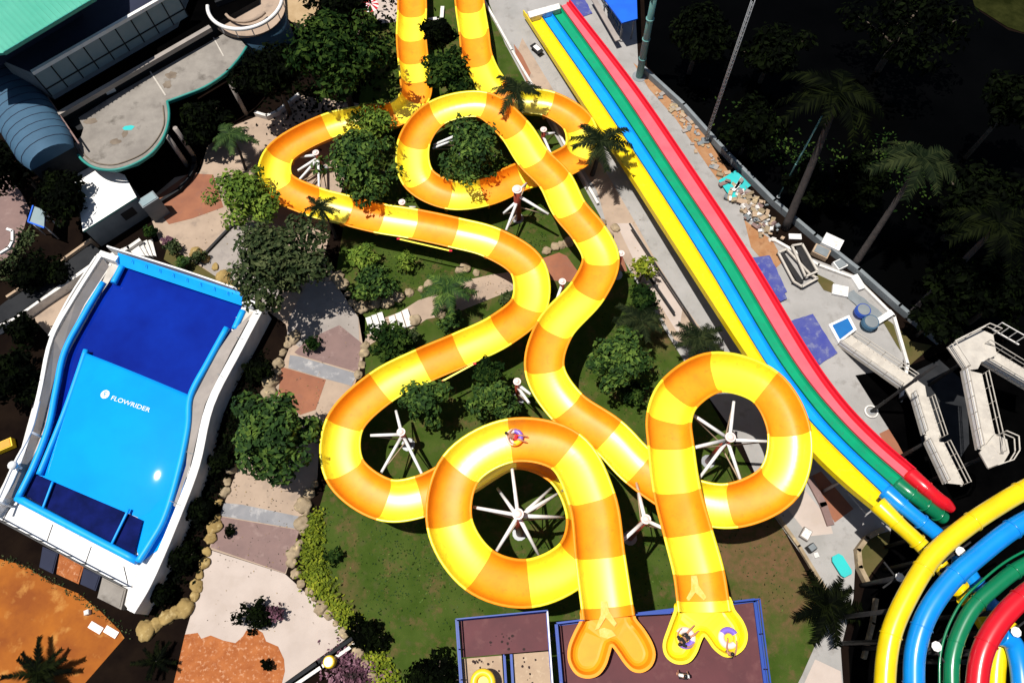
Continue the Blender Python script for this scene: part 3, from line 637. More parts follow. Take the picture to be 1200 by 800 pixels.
wall_run('lawn_edge_wall', [(560,-10),(600,62),(640,130),(668,184),(700,240)], 0, .35, .2, M['offwhite'], 'thin pale edging wall between the upper lawn and the concrete apron', 'edging')
wall_run('lawn_edge_wall', [(905,598),(935,640),(975,705)], 0, .3, .22, M['boulder'], 'tan edging wall between the lower right lawn and the apron', 'edging')
wall_run('kerb_curve', [(300,133),(313,137),(325,132),(340,120),(350,112)], .3, .5, .26, M['offwhite'], 'white curved kerb behind the upper left hairpin bend', 'kerb')
wall_run('kerb_curve', [(188,236),(210,222),(222,208),(228,192),(226,178)], .3, .4, .3, M['darkwall'], 'dark curved kerb below the round roof terrace', 'kerb')
wall_run('path_rail', [(228,308),(272,262)], .3, .25, .2, M['darksteel'], 'short dark beam lying between two paving panels by the bright tree', 'beam')
wall_run('slab_edge', [(333,803),(372,776),(412,748)], .4, .5, .22, M['darkwall'], 'dark low wall along the lower edge of the pale slab', 'low wall')
wall_run('slab_edge', [(338,807),(376,781),(414,755)], .4, .3, .22, M['offwhite'], 'pale coping beside the dark low wall at the slab', 'coping')
wall_run('rail_beam', [(738,262),(770,312),(806,366),(822,392)], 1.0, .12, .12, M['darksteel'], 'dark handrail running beside the yellow lane of the straight slide', 'handrail', base=.9)
wall_run('rail_beam', [(760,322),(790,366)], .6, .2, .16, M['darksteel'], 'short dark rail on the pale walk beside the crotons', 'handrail', base=.4)
wall_run('channel_beam', [(950,560),(966,590),(974,612)], .4, .25, .5, M['mauve'], 'brown channel beam at the edge of the terracotta pad', 'beam')

# ------------------------------------------------------------------ surf ride (blue sheet pool) at left
surf = thing('surf_ride_pool', 'blue surf ride basin with white walls and padded edges', 'surf pool', P(140, 480, 0))
ZB, ZR = 1.0, 1.9
def strip(b, A, B_, m, smooth=False):
    for i in range(len(A) - 1): b.add([A[i], B_[i], B_[i + 1], A[i + 1]], [(0, 1, 2, 3)], m, smooth)
OUT = [(114,297),(136,299),(284,349),(308,359),(282,412),(249,476),(232,546),(213,597),(176,684),(152,716),(146,708),(150,690),(-4,608),(-14,600),(24,528),(42,462),(58,396),(84,346)]
b = MB(); b.prism([Vector((p.x, p.y, 0)) for p in PX(OUT, ZB)], 0, ZB, M['offwhite']); b.build('body', None, surf)
def rimwall(px, zt, wdt, m, nm='rim_wall', z0=ZB - .05):
    b = MB(); pts, _ = catmull(PX(px, zt), 5)
    L = []; n = len(pts)
    prof = [(-wdt / 2, z0), (-wdt / 2, zt - .03), (-wdt / 2 + .03, zt), (wdt / 2 - .03, zt), (wdt / 2, zt - .03), (wdt / 2, z0)]
    for i, p in enumerate(pts):
        t = pts[min(i + 1, n - 1)] - pts[max(i - 1, 0)]; t.z = 0; t.normalize(); s = Vector((-t.y, t.x, 0))
        L.append([Vector((p.x, p.y, 0)) + s * x + Vector((0, 0, z)) for x, z in prof])
    k = len(prof)
    for i in range(n - 1): b.add(L[i] + L[i + 1], [(j, (j + 1) % k, k + (j + 1) % k, k + j) for j in range(k)], m)
    for q in (L[0], L[-1]): b.add(q, [list(range(k))], m)
    return b.build(nm, None, surf)
rimwall([(305,360),(279,409),(246,474),(229,545),(210,596),(172,684),(153,716)], ZR, .62, M['white'], z0=0.02)
rimwall([(117,299),(86,348),(60,395),(45,462),(27,528),(2,584),(-12,602)], ZR, .32, M['white'], z0=.02)
rimwall([(112,300),(82,346),(57,393)], ZR - .1, .16, M['white'], z0=.02)
rimwall([(116,296),(137,303)], ZR, .5, M['white']); rimwall([(285,352),(309,360)], ZR, .5, M['white'])
rimwall([(125,288),(160,299),(220,318),(278,338)], ZR + .25, .14, M['white'], 'back_ledge', .02)
b = MB()  # sloping grey inner banks
strip(b, PX([(296,366),(272,409),(240,474),(223,545),(206,594)], ZR - .05), PX([(270,390),(255,412),(226,468),(218,545),(203,592)], 1.42), M['greyslab']); b.build('inner_bank', None, surf); b = MB()
strip(b, PX([(121,303),(89,352),(64,398),(48,464),(31,528),(6,584)], ZR - .05), PX([(128,312),(99,357),(72,412),(58,464),(42,528),(19,582)], 1.35), M['greyslab'])
b.build('inner_bank', None, surf)
b = MB()
strip(b, PX([(128,311),(120,330),(98,362),(75,408),(62,456),(52,500),(30,556),(14,588)], 1.40), PX([(140,311),(126,333),(103,366),(80,412),(67,458),(57,500),(36,556),(22,586)], 1.41), M['cream']); b.build('walk_strip', None, surf); b = MB()
strip(b, PX([(287,362),(300,366),(285,396)], 1.4), PX([(276,372),(283,376),(268,398)], 1.4), M['cream'])
b.build('walk_strip', None, surf)
b = MB(); b.sheet(PX([(139,309),(284,357),(268,392),(222,466),(103,417),(96,440),(80,482),(62,520),(44,560),(30,578),(40,545),(60,500),(68,458),(80,414),(124,334)], 1.05), 1.05, M['deep_blue']); b.build('catch_pool', None, surf)
ZS = 1.30
SL = [(103,415),(96,428),(89,445),(83,462),(77,480),(69,500),(60,520),(52,539),(44,556)]
SR = [(221,463),(220,482),(218,502),(213,528),(206,558),(199,580),(190,604),(180,612),(168,609)]
o0 = P(105, 584, ZS); fl_ = (P(162, 440, ZS) - o0).normalized(); cr_ = Vector((fl_.y, -fl_.x, 0))
def sheet_z(p):
    e = p - o0; t = e.dot(fl_); c = e.dot(cr_)
    return 1.32 + .115 * t - .0065 * max(0, t) ** 2 - .013 * c * c - .006 * c
b = MB(); rows = []
for l, r in zip(catmull(PX(SL, ZS), 4)[0], catmull(PX(SR, ZS), 4)[0]):
    row = []
    for k in range(25):
        p = l.lerp(r, k / 24); p.z = sheet_z(p); row.append(p)
    rows.append(row)
for r1, r2 in zip(rows[:-1], rows[1:]): b.add(r1 + r2, [(k, k + 1, 26 + k, 25 + k) for k in range(24)], M['sheet_blue'], True)
b.sheet(PX([(206,558),(219,500),(218,560),(206,600),(190,640),(165,659),(150,612),(175,600)], 1.06), 1.06, M['sheet_blue'])
top = rows[0]; b.add(top + [Vector((p.x, p.y, 1.0)) for p in top], [(k, k + 1, 26 + k, 25 + k) for k in range(24)], M['deep_blue'])
me_ = b.build('ride_sheet', None, surf)
bm_ = bmesh.new(); bm_.from_mesh(me_.data); bmesh.ops.remove_doubles(bm_, verts=bm_.verts, dist=.002); bmesh.ops.recalc_face_normals(bm_, faces=bm_.faces); bm_.to_mesh(me_.data); bm_.free()
b = MB(); b.sheet(PX([(29,580),(42,556),(63,562),(168,610),(158,651)], 1.10), 1.10 + .14, M['grate']); b.build('intake_grate', None, surf)
def pad(px, z, r, nm='edge_pad'):
    pts, _ = catmull(PX(px, z), 6); b = MB(); b.tube(pts, r, 10, M['pad_blue']); b.build(nm, None, surf)
pad([(121,331),(98,370),(76,412),(66,456),(57,500),(40,545),(22,582)], 1.5, .24)
pad([(101,410),(90,443),(77,480),(61,520),(46,556)], 1.46, .22)
pad([(143,312),(133,332)], 1.4, .26); pad([(285,364),(275,386)], 1.4, .26)
pad([(266,384),(244,424),(223,465),(220,500),(207,560),(191,610),(176,636),(162,658)], 1.5, .24)
pad([(20,583),(90,620),(161,657)], 1.36, .27)
pad([(62,564),(50,596)], 1.45, .09); pad([(151,596),(131,637)], 1.45, .09)
b = MB(); A = PX([(138,298),(284,347)], ZR); B1 = PX([(137,310),(283,358)], 1.35); strip(b, A, B1, M['pad_blue']); strip(b, PX([(138,296),(280,342)], ZR + .1), PX([(138,298),(284,347)], ZR), M['pad_blue']); b.build('back_pad', None, surf)
b = MB()
for k in range(1, 9):
    p = P(139 + k * 16, 299 + k * 5.3, ZR + .1); b.bar(p, p + (P(138 + k * 16, 302.5 + k * 5.3, ZR) - p), .04, .06, M['lane_blue'])
b.build('pad_seam', None, surf)
# front deck with joints and railing
b = MB(); b.sheet(PX([(18,590),(162,665),(153,690),(0,609),(-6,604)], ZB + .02), ZB + .02, M['white']); b.build('front_deck', None, surf)
b = MB()
for a, c in (((12,594),(2,612)), ((62,614),(55,634)), ((107,640),(100,660)), ((145,663),(150,684))):
    b.bar(P(*a, ZB + .03), P(*c, ZB + .03), .06, .02, M['darkwall'])
for a, c in (((287,398),(277,395)), ((228,532),(218,529)), ((212,592),(198,586)), ((262,442),(255,438))):
    b.bar(P(*a, ZR + .005), P(*c, ZR + .005), .05, .02, M['greywall'])
b.build('deck_joint', None, surf)
b = MB(); rail_run(b, PX([(-6,604),(50,634),(100,661),(150,687)], ZB + .03), 1.0, M['black'], None, 1.0, .05); b.build('front_railing', None, surf)
# logo and lettering on the sheet
def lettering(txt, p0, p1, size, z, m, parent, name='lettering'):
    fc = bpy.data.curves.new('t', 'FONT'); fc.body = txt; fc.size = 1; fc.extrude = .004
    to = bpy.data.objects.new('t', fc); COL.objects.link(to); bpy.context.view_layer.update()
    dg = bpy.context.evaluated_depsgraph_get(); me = bpy.data.meshes.new_from_object(to.evaluated_get(dg)); bpy.data.objects.remove(to)
    x0 = min(v.co.x for v in me.vertices); x1 = max(v.co.x for v in me.vertices)
    d = p1 - p0; d.z = 0; L = d.length; d.normalize(); n = Vector((-d.y, d.x, 0)); o = parent_loc(parent)
    for v in me.vertices:
        c = v.co.copy(); q = p0 + d * ((c.x - x0) / (x1 - x0) * L) + n * (c.y * size); v.co = Vector((q.x, q.y, (sheet_z(q) + .012 if z is None else z) + c.z)) - o
    me.materials.clear(); me.materials.append(m); ob = bpy.data.objects.new(name, me); COL.objects.link(ob); ob.parent = parent; return ob
lettering('FLOWRIDER', P(134, 470.5, ZS), P(178, 485, ZS), .46, None, M['white'], surf)
b = MB(); c = P(127.5, 464.5, ZS); c.z = sheet_z(c) + .03; b.sheet([c + Vector((math.cos(a) * .33, math.sin(a) * .33, 0)) for a in [i * math.pi / 9 for i in range(18)]], c.z, M['white'])
b.bar(c + Vector((-.05, -.2, .006)), c + Vector((-.05, .2, .006)), .06, .006, M['pad_blue']); b.bar(c + Vector((-.05, .18, .006)), c + Vector((.14, .18, .006)), .06, .006, M['pad_blue']); b.bar(c + Vector((-.05, .0, .006)), c + Vector((.1, .0, .006)), .06, .006, M['pad_blue'])
b.build('emblem', None, surf)
# white bollard light with pipe rail left of the ride
fl = thing('pipe_fence', 'white pipe rail with knobbed posts on the left rim of the surf pool', 'fence', P(14, 545, 0))
b = MB(); b.tube(catmull(PX([(46,470),(36,506),(16,544),(0,580),(-8,600)], 2.5), 4)[0], .09, 8, M['white']); b.build('rail', None, fl)
for x, y in ((16,545),(36,506),(-4,588)):
    p = P(x, y, 2.5); b = MB(); b.tube([(p.x, p.y, 0), p], .1, 8, M['white']); b.build('post', None, fl)
p = P(15, 545, 2.5); b = MB(); b.blob(p, (.34, .34, .28), M['white']); b.build('knob', None, fl)

# ------------------------------------------------------------------ buildings at upper left
main = thing('pavilion_building', 'large building with teal ribbed roof, shade-painted navy flat roof and glazed grey facade', 'building', P(110, 60, 0))
b = MB(); TR = PX([(-60,70),(5,62),(112,-2),(112,-60),(-60,-60)], 11.5); b.prism(TR, 11.3, 11.5, M['tealroof'])
d = (P(112, -2, 11.5) - P(5, 62, 11.5)).normalized(); nrm = Vector((-d.y, d.x, 0))
EL = (P(112, -2, 11.5) - P(5, 62, 11.5)).length
for k in range(int(EL / .42)):
    a = P(5, 62, 11.58) + d * (k * .42 + .1) + nrm * .05; b.bar(a, a + nrm * 14, .09, .1, M['tealroof'])
b.build('ribbed_roof', None, main)
b = MB(); b.bar(P(5, 63, 11.4), P(112, -1, 11.4), .1, .3, M['teal']); b.build('eave', None, main)
b = MB(); b.prism([TR[1] - d * 3 + nrm * 4, TR[2] - d * 1 + nrm * 4, TR[2] - d * 1 + nrm * 11, TR[1] - d * 3 + nrm * 11], 7.9, 11.28, M['navy']); b.build('upper_wall', None, main)
ZF = 8.0
NV = PX([(0,70),(38,86),(190,-1),(215,-60),(20,-60),(-40,0)], ZF); b = MB(); b.prism(NV, 0, ZF, M['navy'], M['greywall']); b.build('flat_roof', None, main)
# facade just proud of the wall below the parapet
a0, a1 = P(38, 86, ZF), P(205, -9.5, ZF); dd = (a1 - a0).normalized(); nn = Vector((dd.y, -dd.x, 0))
b = MB(); b.bar(a0 + nn * .1 + Vector((0, 0, .12)), a1 + nn * .1 + Vector((0, 0, .12)), .3, .3, M['white']); b.build('parapet', None, main)
b = MB(); fa, fb = a0 + nn * .06, a1 + nn * .06
L = (fb - fa).length
def vert(b, p, q, z0, z1, th, m): b.bar(Vector((p.x, p.y, (z0 + z1) / 2)), Vector((q.x, q.y, (z0 + z1) / 2)), th, z1 - z0, m)
vert(b, fa, fb, ZF - 2.5, ZF - .05, .08, M['panel']); b.build('facade_panel', None, main)
b = MB(); nP = 9
for i in range(nP + 1):
    p = fa + dd * (L * i / nP) + nn * .07; b.bar(Vector((p.x, p.y, ZF - 2.5)), Vector((p.x, p.y, ZF - .1)), .09, .06, M['darkwall'])
p, q = fa + nn * .07, fb + nn * .07; vert(b, p, q, ZF - 1.75, ZF - 1.65, .06, M['darkwall']); b.build('mullion', None, main)
ZG = 5.0  # gutter terrace, the facade's shadow painted in as near-black, with lit coping
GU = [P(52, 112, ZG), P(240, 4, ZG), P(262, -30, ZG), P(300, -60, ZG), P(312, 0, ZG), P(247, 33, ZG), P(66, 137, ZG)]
b = MB(); b.prism([P(38,100,ZG), P(215,-20,ZG), P(300,-60,ZG), P(302,0,ZG), P(246,31,ZG), P(64,135,ZG)], 0, ZG, M['shade_black'], M['darkwall']); b.build('lower_roof', None, main)
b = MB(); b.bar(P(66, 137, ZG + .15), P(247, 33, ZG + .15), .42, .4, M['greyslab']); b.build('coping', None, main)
terr = thing('roof_terrace', 'weathered concrete roof terrace with curved teal edge', 'building', P(170, 130, 0))
ZT = 4.2
TO = [(92,138),(130,114),(172,90),(215,66),(262,40),(276,40),(289,55),(282,66),(264,86),(240,102),(215,112),(196,119),(198,130),(197,145),(190,164),(178,179),(160,191),(135,199),(112,197),(97,188),(88,176),(87,168),(95,160),(98,150)]
b = MB(); b.prism(PX(TO, ZT), ZT - .35, ZT, M['roofconc'], M['teal']); b.build('roof_slab', None, terr)
b = MB(); E = PX(TO[6:21], ZT + .12); b.tube(catmull(E[:6], 4)[0], .12, 6, M['teal']); b.tube(catmull(E[5:], 4)[0], .12, 6, M['teal']); b.build('edge_trim', None, terr)
def inset_px(l, f=.94, c=(150, 160)): return [(c[0] + (x - c[0]) * f, c[1] + (y - c[1]) * f) for x, y in l]
b = MB(); b.tube(catmull(PX([(191,124),(192,146),(184,163),(170,178),(153,187),(133,193),(113,191),(100,183),(93,174)], ZT + .05), 4)[0], .06, 6, M['stain']); b.build('drain_groove', None, terr)
b = MB(); b.bar(P(176, 84, ZT + .01), P(194, 112, ZT + .01), .12, .02, M['cream']); b.bar(P(250, 44, ZT + .01), P(262, 66, ZT + .01), .1, .02, M['cream']); b.build('slab_joint', None, terr)
for (x, y, rx, ry) in ((201,88,.55,.4),(196,99,.4,.5),(106,142,.55,.35),(135,166,.5,.3),(146,157,.25,.4)):
    b = MB(); c = P(x, y, ZT); b.sheet([c + Vector((math.cos(a) * rx * rnd.uniform(.7, 1.2), math.sin(a) * ry * rnd.uniform(.7, 1.2), 0)) for a in [i * math.pi / 7 for i in range(14)]], ZT + .006, M['stain']); b.build('moss_stain', None, terr)
b = MB(); c = P(151, 150, ZT); b.sheet([c + Vector((math.cos(a) * .55, math.sin(a) * .28, 0)) for a in [.5, 1.3, 2.3, 3.2, 4.1, 5.2]], ZT + .01, M['aqua']); b.build('paint_patch', None, terr)
b = MB()
for px in ([(112,190),(160,186),(188,160),(192,128)],):
    pass
b.prism(PX([(100,150),(180,105),(262,60),(255,75),(200,108),(188,150),(160,178),(120,186),(100,175)], 0), 0, ZT - .36, M['darkwall']); b.build('lower_wall', None, terr)
for x, y in ((270,98),(196,160),(205,150)):
    b = MB(); c = P(x, y, ZT - .3); b.tube([(c.x, c.y, 0), c], .2, 10, M['greyslab']); b.build('column', None, terr)
p = P(130, 107, ZT); tag_box = MB(); tag_box.box(p + Vector((0, 0, .3)), (.8, .5, .6), .5, M['white']); tag_box.box(p + Vector((0, 0, .62)), (.5, .3, .04), .5, M['greywall']); o = tag_box.build('rooftop_unit'); tag(o, 'small white rooftop unit at the inner edge of the curved roof', 'vent unit')
rb = thing('round_balcony', 'round balcony with white ring rail at the end of the roof terrace', 'balcony', P(287, 5, 0))
c = P(287, 2, 5.4); rr = 3.3
b = MB(); b.tube([(c.x, c.y, 0), (c.x, c.y, 4.4)], rr - .3, 36, M['bluewall']); b.build('drum', None, rb)
b = MB(); b.tube([(c.x, c.y, 4.4), (c.x, c.y, 4.5)], rr, 36, M['tan']); b.build('floor', None, rb)
b = MB(); ring = [Vector((c.x + rr * math.cos(a), c.y + rr * math.sin(a), 5.4)) for a in [R(-175 + i * 5) for i in range(60)]]; b.tube(ring, .17, 8, M['white']); b.build('ring_rail', None, rb)
b = MB()
for i in range(0, 60, 5): q = ring[i]; b.bar(Vector((q.x, q.y, 4.5)), q, .08, .08, M['white'])
b.build('baluster', None, rb)
b = MB(); b.box((c.x - .2, c.y + 1.2, 5.0), (5.4, .25, 1.0), R(25), M['darkwall']); b.tube([Vector((c.x + 2.0 * math.cos(a), c.y + 2.0 * math.sin(a), 5.0)) for a in [R(-150 + i * 15) for i in range(9)]], .14, 6, M['tan']); b.build('bench_ring', None, rb)
# barrel clad stair tower
bt = thing('barrel_roof', 'blue ribbed barrel roof at the left of the terrace', 'building', P(35, 130, 0))
b = MB(); ribs = MB(); a0, a1 = P(-8, 78, 5.2), P(62, 186, 5.2); ax = (a1 - a0).normalized(); sx = Vector((ax.y, -ax.x, 0)); wv = 2.3; NN = 10; rows = []
for i in range(15):
    q = a0.lerp(a1, i / 14); end = 1 if i < 13 else (.93 if i == 13 else .8)
    rows.append([q + sx * (-wv * math.cos(math.pi * j / NN)) * end + Vector((0, 0, 1.5 * math.sin(math.pi * j / NN) * end - .0)) for j in range(NN + 1)])
for i in range(14): b.add(rows[i] + rows[i + 1], [(j, j + 1, NN + 2 + j, NN + 1 + j) for j in range(NN)], M['bluewall'], True)
b.add(rows[-1], [list(range(NN + 1))], M['bluewall']); b.build('barrel_vault', None, bt)
for i in range(1, 14): ribs.tube(rows[i], .035, 4, M['navy'], caps=False)
ribs.build('seam', None, bt)
b = MB(); b.bar(a0 - sx * wv, a1 - sx * wv, .12, .16, M['mauve']); b.build('gutter', None, bt)
b = MB(); b.prism([a0 - sx * 2.2, a0 + sx * 2.2, a1 + sx * 1.8, a1 - sx * 1.8], 0, 5.2, M['darkwall']); b.build('wall', None, bt)
# white roofed kiosk
ks = thing('kiosk', 'small kiosk with white roof, teal rim and dark window', 'kiosk', P(140, 250, 0))
ZK = 2.7; KO = [(66,202),(92,186),(146,205),(160,231),(97,271),(94,250)]
b = MB(); b.prism(PX(KO, ZK), ZK - .16, ZK, M['white'], M['teal']); b.build('roof', None, ks)
b = MB(); cK = sum(PX(KO, ZK), Vector()) / 6; b.prism([cK + (p - cK) * .95 for p in PX(KO, ZK)], 0, ZK - .17, M['greywall']); b.build('wall', None, ks)
e0, e1 = [cK + (p - cK) * .95 for p in (P(97, 271, ZK), P(160, 231, ZK))]; ed = (e1 - e0).normalized(); en = Vector((ed.y, -ed.x, 0)); Lk = (e1 - e0).length
b = MB(); p = e0 + ed * Lk * .62 + en * .02; q = e0 + ed * Lk * .86 + en * .02; vert(b, p, q, 1.0, 1.9, .06, M['black']); b.build('window', None, ks)
b = MB(); b.box(e1 + en * .5 + ed * .7 + Vector((0, 0, -ZK + 1.1)), (1.5, 1.0, 2.2), math.atan2(ed.y, ed.x), M['greywall']); b.box(e1 + en * .5 + ed * .7 + Vector((0, 0, -ZK + 2.23)), (1.3, .8, .04), math.atan2(ed.y, ed.x), M['panel']); b.build('annex', None, ks)
cab = thing('small_canopy', 'small canopy with pale green top and blue rim beside the dark tree', 'canopy', P(40, 258, 0))
b = MB(); b.prism(PX([(38,241),(53,247),(52,267),(33,260)], 2.2), 2.1, 2.25, M['panel'], M['royal']); b.build('top', None, cab)
b = MB(); b.bar(P(39, 241, 2.3), P(33, 260, 2.3), .12, .12, M['royal']); b.bar(P(33, 260, 2.3), P(52, 267, 2.3), .12, .12, M['royal']); b.build('rim', None, cab)
for x, y in ((39,244),(51,249),(51,264),(35,259)):
    c = P(x, y, 2.1); b = MB(); b.tube([(c.x, c.y, 0), c], .06, 6, M['white']); b.build('post', None, cab)
wall_run('curved_rail', [(8,268),(14,270),(14,282),(10,290),(0,296)], .9, .2, .2, M['white'], 'white curved rail at the left edge near the small canopy', 'railing', base=.7)
# sunken service passage between kiosk and surf pool
b = MB(); b.prism(PX([(8,352),(105,284),(122,297),(16,372),(-10,384),(-10,366)], .9), 0, .9, M['darkwall']); o = b.build('service_passage_roof'); tag(o, 'dark flat roofed service passage left of the kiosk', 'passage roof')
wall_run('passage_coping', [(8,347),(60,313),(106,280)], 1.2, 1.2, .22, M['landing'], 'tan coping wall above the dark service passage', 'wall')
wall_run('passage_kerb', [(-8,384),(18,372),(46,352),(82,328),(116,304),(150,290),(163,281)], .9, .9, .3, M['offwhite'], 'pale kerb wall between the service passage and the surf pool', 'wall')
st = thing('entry_steps', 'pale steps behind the surf pool beside the kiosk', 'steps', P(160, 290, 0))
for k in range(4):
    b = MB(); b.prism(PX([(150 + k * 5, 292 - k * 2.5), (162 + k * 5, 286 - k * 2.5), (172 + k * 3.4, 302 - k * 1), (160 + k * 4, 301 - k * 1.5)], .3), 0, .15 + .15 * (3 - k), M['offwhite']); b.build('step', None, st)
# undercroft boxes in front of the surf pool
for i, (px, m, lab) in enumerate((([(70,648),(98,664),(92,684),(66,672)], 'orangestone', 'orange topped crate under the surf pool front railing'), ([(50,640),(68,648),(62,672),(46,664)], 'navy', 'dark crate under the surf pool front railing'), ([(98,665),(118,674),(112,692),(94,684)], 'navy', 'navy cabinet between the orange crate and the grey block'), ([(120,676),(148,690),(142,714),(114,700)], 'roofconc', 'grey concrete block under the corner of the surf pool deck'))):
    b = MB(); q = PX(px, .7); b.prism(q, 0, .7, M[m]); cc = sum(q, Vector()) / 4
    b.prism([cc + (v - cc) * .86 for v in q], .70, .74, M[m]); o = b.build(['storage_crate', 'storage_crate', 'cabinet', 'concrete_block'][i]); tag(o, lab, ['crate', 'crate', 'cabinet', 'block'][i])
# ------------------------------------------------------------------ trees and plants
def leaf_cloud(b, lobes, n, size, m, flat=.55, shell=.62):
    """leaf-sized faces spread through lobes (centre, radii)"""
    wts = [r.x * r.y * r.z for _, r in lobes]; tot = sum(wts)
    for (c, r), wt in zip(lobes, wts):
        for _ in range(max(6, int(n * wt / tot))):
            d = Vector((rnd.gauss(0, 1), rnd.gauss(0, 1), rnd.gauss(0, 1))).normalized()
            k = shell + (1 - shell) * rnd.random() if rnd.random() < .8 else rnd.random()
            p = c + Vector((d.x * r.x, d.y * r.y, d.z * r.z)) * k * rnd.uniform(.86, 1.1)
            s = size * rnd.choice((.55, .75, .9, 1.1, 1.3, 1.6))
            nn = (d * .9 + Vector((rnd.gauss(0, .45), rnd.gauss(0, .45), .55 + rnd.gauss(0, .3)))).normalized()
            t = nn.orthogonal().normalized(); t = Matrix.Rotation(rnd.uniform(0, 6.28), 3, nn) @ t; u = nn.cross(t)
            b.add([p - t * s, p + u * s * flat + nn * s * .12, p + t * s * 1.1, p - u * s * flat + nn * s * .12], [(0, 1, 2, 3)], m)
def tree(name, label, cat, px, py, rpx, h, lf, n=1500, leaf=.2, group=None, squash=.75, aspect=1.0, nlobes=9, trunk=True, ang=0, base=None):
    zc = h - rpx * mpp(px, py, h * .7) * squash * .55; zc = max(zc, h * .45); rpx *= 1.1; n = int(n * 1.15)
    c = P(px, py, zc); r = rpx * mpp(px, py, zc)
    bs = P(base[0], base[1], 0) if base else Vector((c.x, c.y, 0))
    root = thing(name, label, cat, bs, group)
    rz = min(r * squash, zc * .95)
    lobes = [(c, Vector((r * .62, r * .62, rz * .75)))]
    for i in range(nlobes):
        a = ang + i * 2 * math.pi / nlobes + rnd.uniform(-.3, .3); q = rnd.uniform(.42, .86)
        lobes.append((c + Vector((math.cos(a) * r * q * aspect, math.sin(a) * r * q / aspect, rnd.uniform(-.35, .4) * rz)), Vector((r, r, rz)) * rnd.uniform(.2, .42)))
    for i in range(3):
        a = rnd.uniform(0, 6.28); lobes.append((c + Vector((math.cos(a) * r * .3, math.sin(a) * r * .3, rz * .5)), Vector((r, r, rz)) * rnd.uniform(.3, .42)))
    b = MB(); leaf_cloud(b, lobes, n, leaf, lf); b.build('crown', None, root)
    if trunk:
        b = MB(); tr = max(.07, r * .055); top = Vector((c.x, c.y, zc))
        b.tube([bs, bs.lerp(top, .5) + Vector((.1, .06, 0)), top], [tr * 1.25, tr, tr * .6], 8, M['bark'])
        for (lc, lr) in lobes[1:6]: b.tube([bs.lerp(top, .6), (bs.lerp(top, .6) + lc) / 2 + Vector((0, 0, .1)), lc], [tr * .6, tr * .4, tr * .2], 6, M['bark'])
        b.build('trunk', None, root)
    return root
T = tree
T('bushy_tree','bright green bushy tree at the edge of the terracotta paving','tree',288,230,40,4.2,M['leaf_bright'],2900,.17)
T('olive_tree','large grey green leafy tree between the surf pool and the upper chute','tree',329,306,55,6.2,M['leaf_olive'],5600,.19,nlobes=12,aspect=.9)
T('broad_tree','dense mid green tree beside the surf pool and the left hairpin bend','tree',320,512,54,5.6,M['leaf_mid'],4400,.20,nlobes=12)
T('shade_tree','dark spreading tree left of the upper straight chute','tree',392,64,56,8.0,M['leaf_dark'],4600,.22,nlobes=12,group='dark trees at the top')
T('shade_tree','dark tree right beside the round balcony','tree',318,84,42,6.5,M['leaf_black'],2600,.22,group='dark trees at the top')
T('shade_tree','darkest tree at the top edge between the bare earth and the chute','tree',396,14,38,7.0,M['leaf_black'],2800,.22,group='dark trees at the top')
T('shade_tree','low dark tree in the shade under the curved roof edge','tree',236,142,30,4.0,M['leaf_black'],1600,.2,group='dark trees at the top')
T('leafy_tree','dark green tree enclosed by the upper left hairpin bend','tree',420,192,46,5.2,M['leaf_mid'],3200,.18)
T('leafy_shrub','bright shrub leaning over the hidden bend of the left chute','shrub',440,143,25,3.8,M['leaf_bright'],1300,.15)
T('round_tree','round green tree standing inside the upper loop','tree',552,182,38,4.6,M['leaf_mid'],2600,.17)
T('tall_shrub','dark leafy tree between the two upper straight chutes','tree',527,84,29,4.6,M['leaf_dark'],2400,.18)
T('tall_shrub','dark tree at the top edge between the two straight chutes','tree',515,40,22,4.6,M['leaf_black'],1700,.18)
T('round_bush','bright yellow green shrub beside the stone steps on the lawn','shrub',424,302,20,2.2,M['leaf_bright'],1000,.14)
T('round_bush','leafy green shrub above the row of boulders on the lawn','shrub',438,332,25,2.4,M['leaf_mid'],1300,.15)
T('small_bush','small bright bush alone on the lawn under the long straight chute','shrub',474,307,13,1.3,M['leaf_bright'],420,.12)
T('clipped_bush','dark round bush with pale leaves at its side beside the left chute','shrub',461,400,28,2.4,M['leaf_dark'],1600,.15)
T('small_bush','pale leaved bush tucked against the dark round bush','shrub',484,394,9,1.4,M['leaf_olive'],260,.12)
T('small_bush','slim green bush between the palm and the left chute','shrub',527,376,13,1.8,M['leaf_mid'],420,.13)
T('cone_tree','dark upright tree whose shadow falls on the lawn inside the left bends','tree',498,470,29,4.2,M['leaf_mid'],2200,.16,squash=1.1,aspect=.9)
T('cone_tree','smaller dark tree touching the left chute rim','tree',572,438,20,3.8,M['leaf_dark'],1100,.15,squash=1.1)
T('cone_tree','dark tree beside the white capped post near the right chute','tree',580,466,27,3.6,M['leaf_mid'],1700,.16,squash=1.0)
T('lawn_tree','spreading green tree on the lawn between the two right hand chutes','tree',728,424,38,4.2,M['leaf_mid'],3000,.17)
T('croton_bush','yellow leaved croton on a thin stem by the pale walk','shrub',754,314,15,2.6,M['leaf_lime'],330,.17)
T('dark_shrub','dark shrub below the yellow croton at the lawn edge','shrub',753,350,20,2.2,M['leaf_dark'],900,.15)
T('dark_shrub','dark shrub under the lawn tree near the loop rim','shrub',742,462,16,1.6,M['leaf_dark'],500,.15)
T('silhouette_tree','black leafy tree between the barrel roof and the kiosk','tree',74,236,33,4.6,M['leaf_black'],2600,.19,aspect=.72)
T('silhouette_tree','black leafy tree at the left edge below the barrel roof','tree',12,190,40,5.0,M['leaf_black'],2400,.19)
T('silhouette_tree','dark hedge like tree above the service passage','tree',40,318,34,2.4,M['leaf_black'],1700,.17,aspect=1.3,squash=.5)
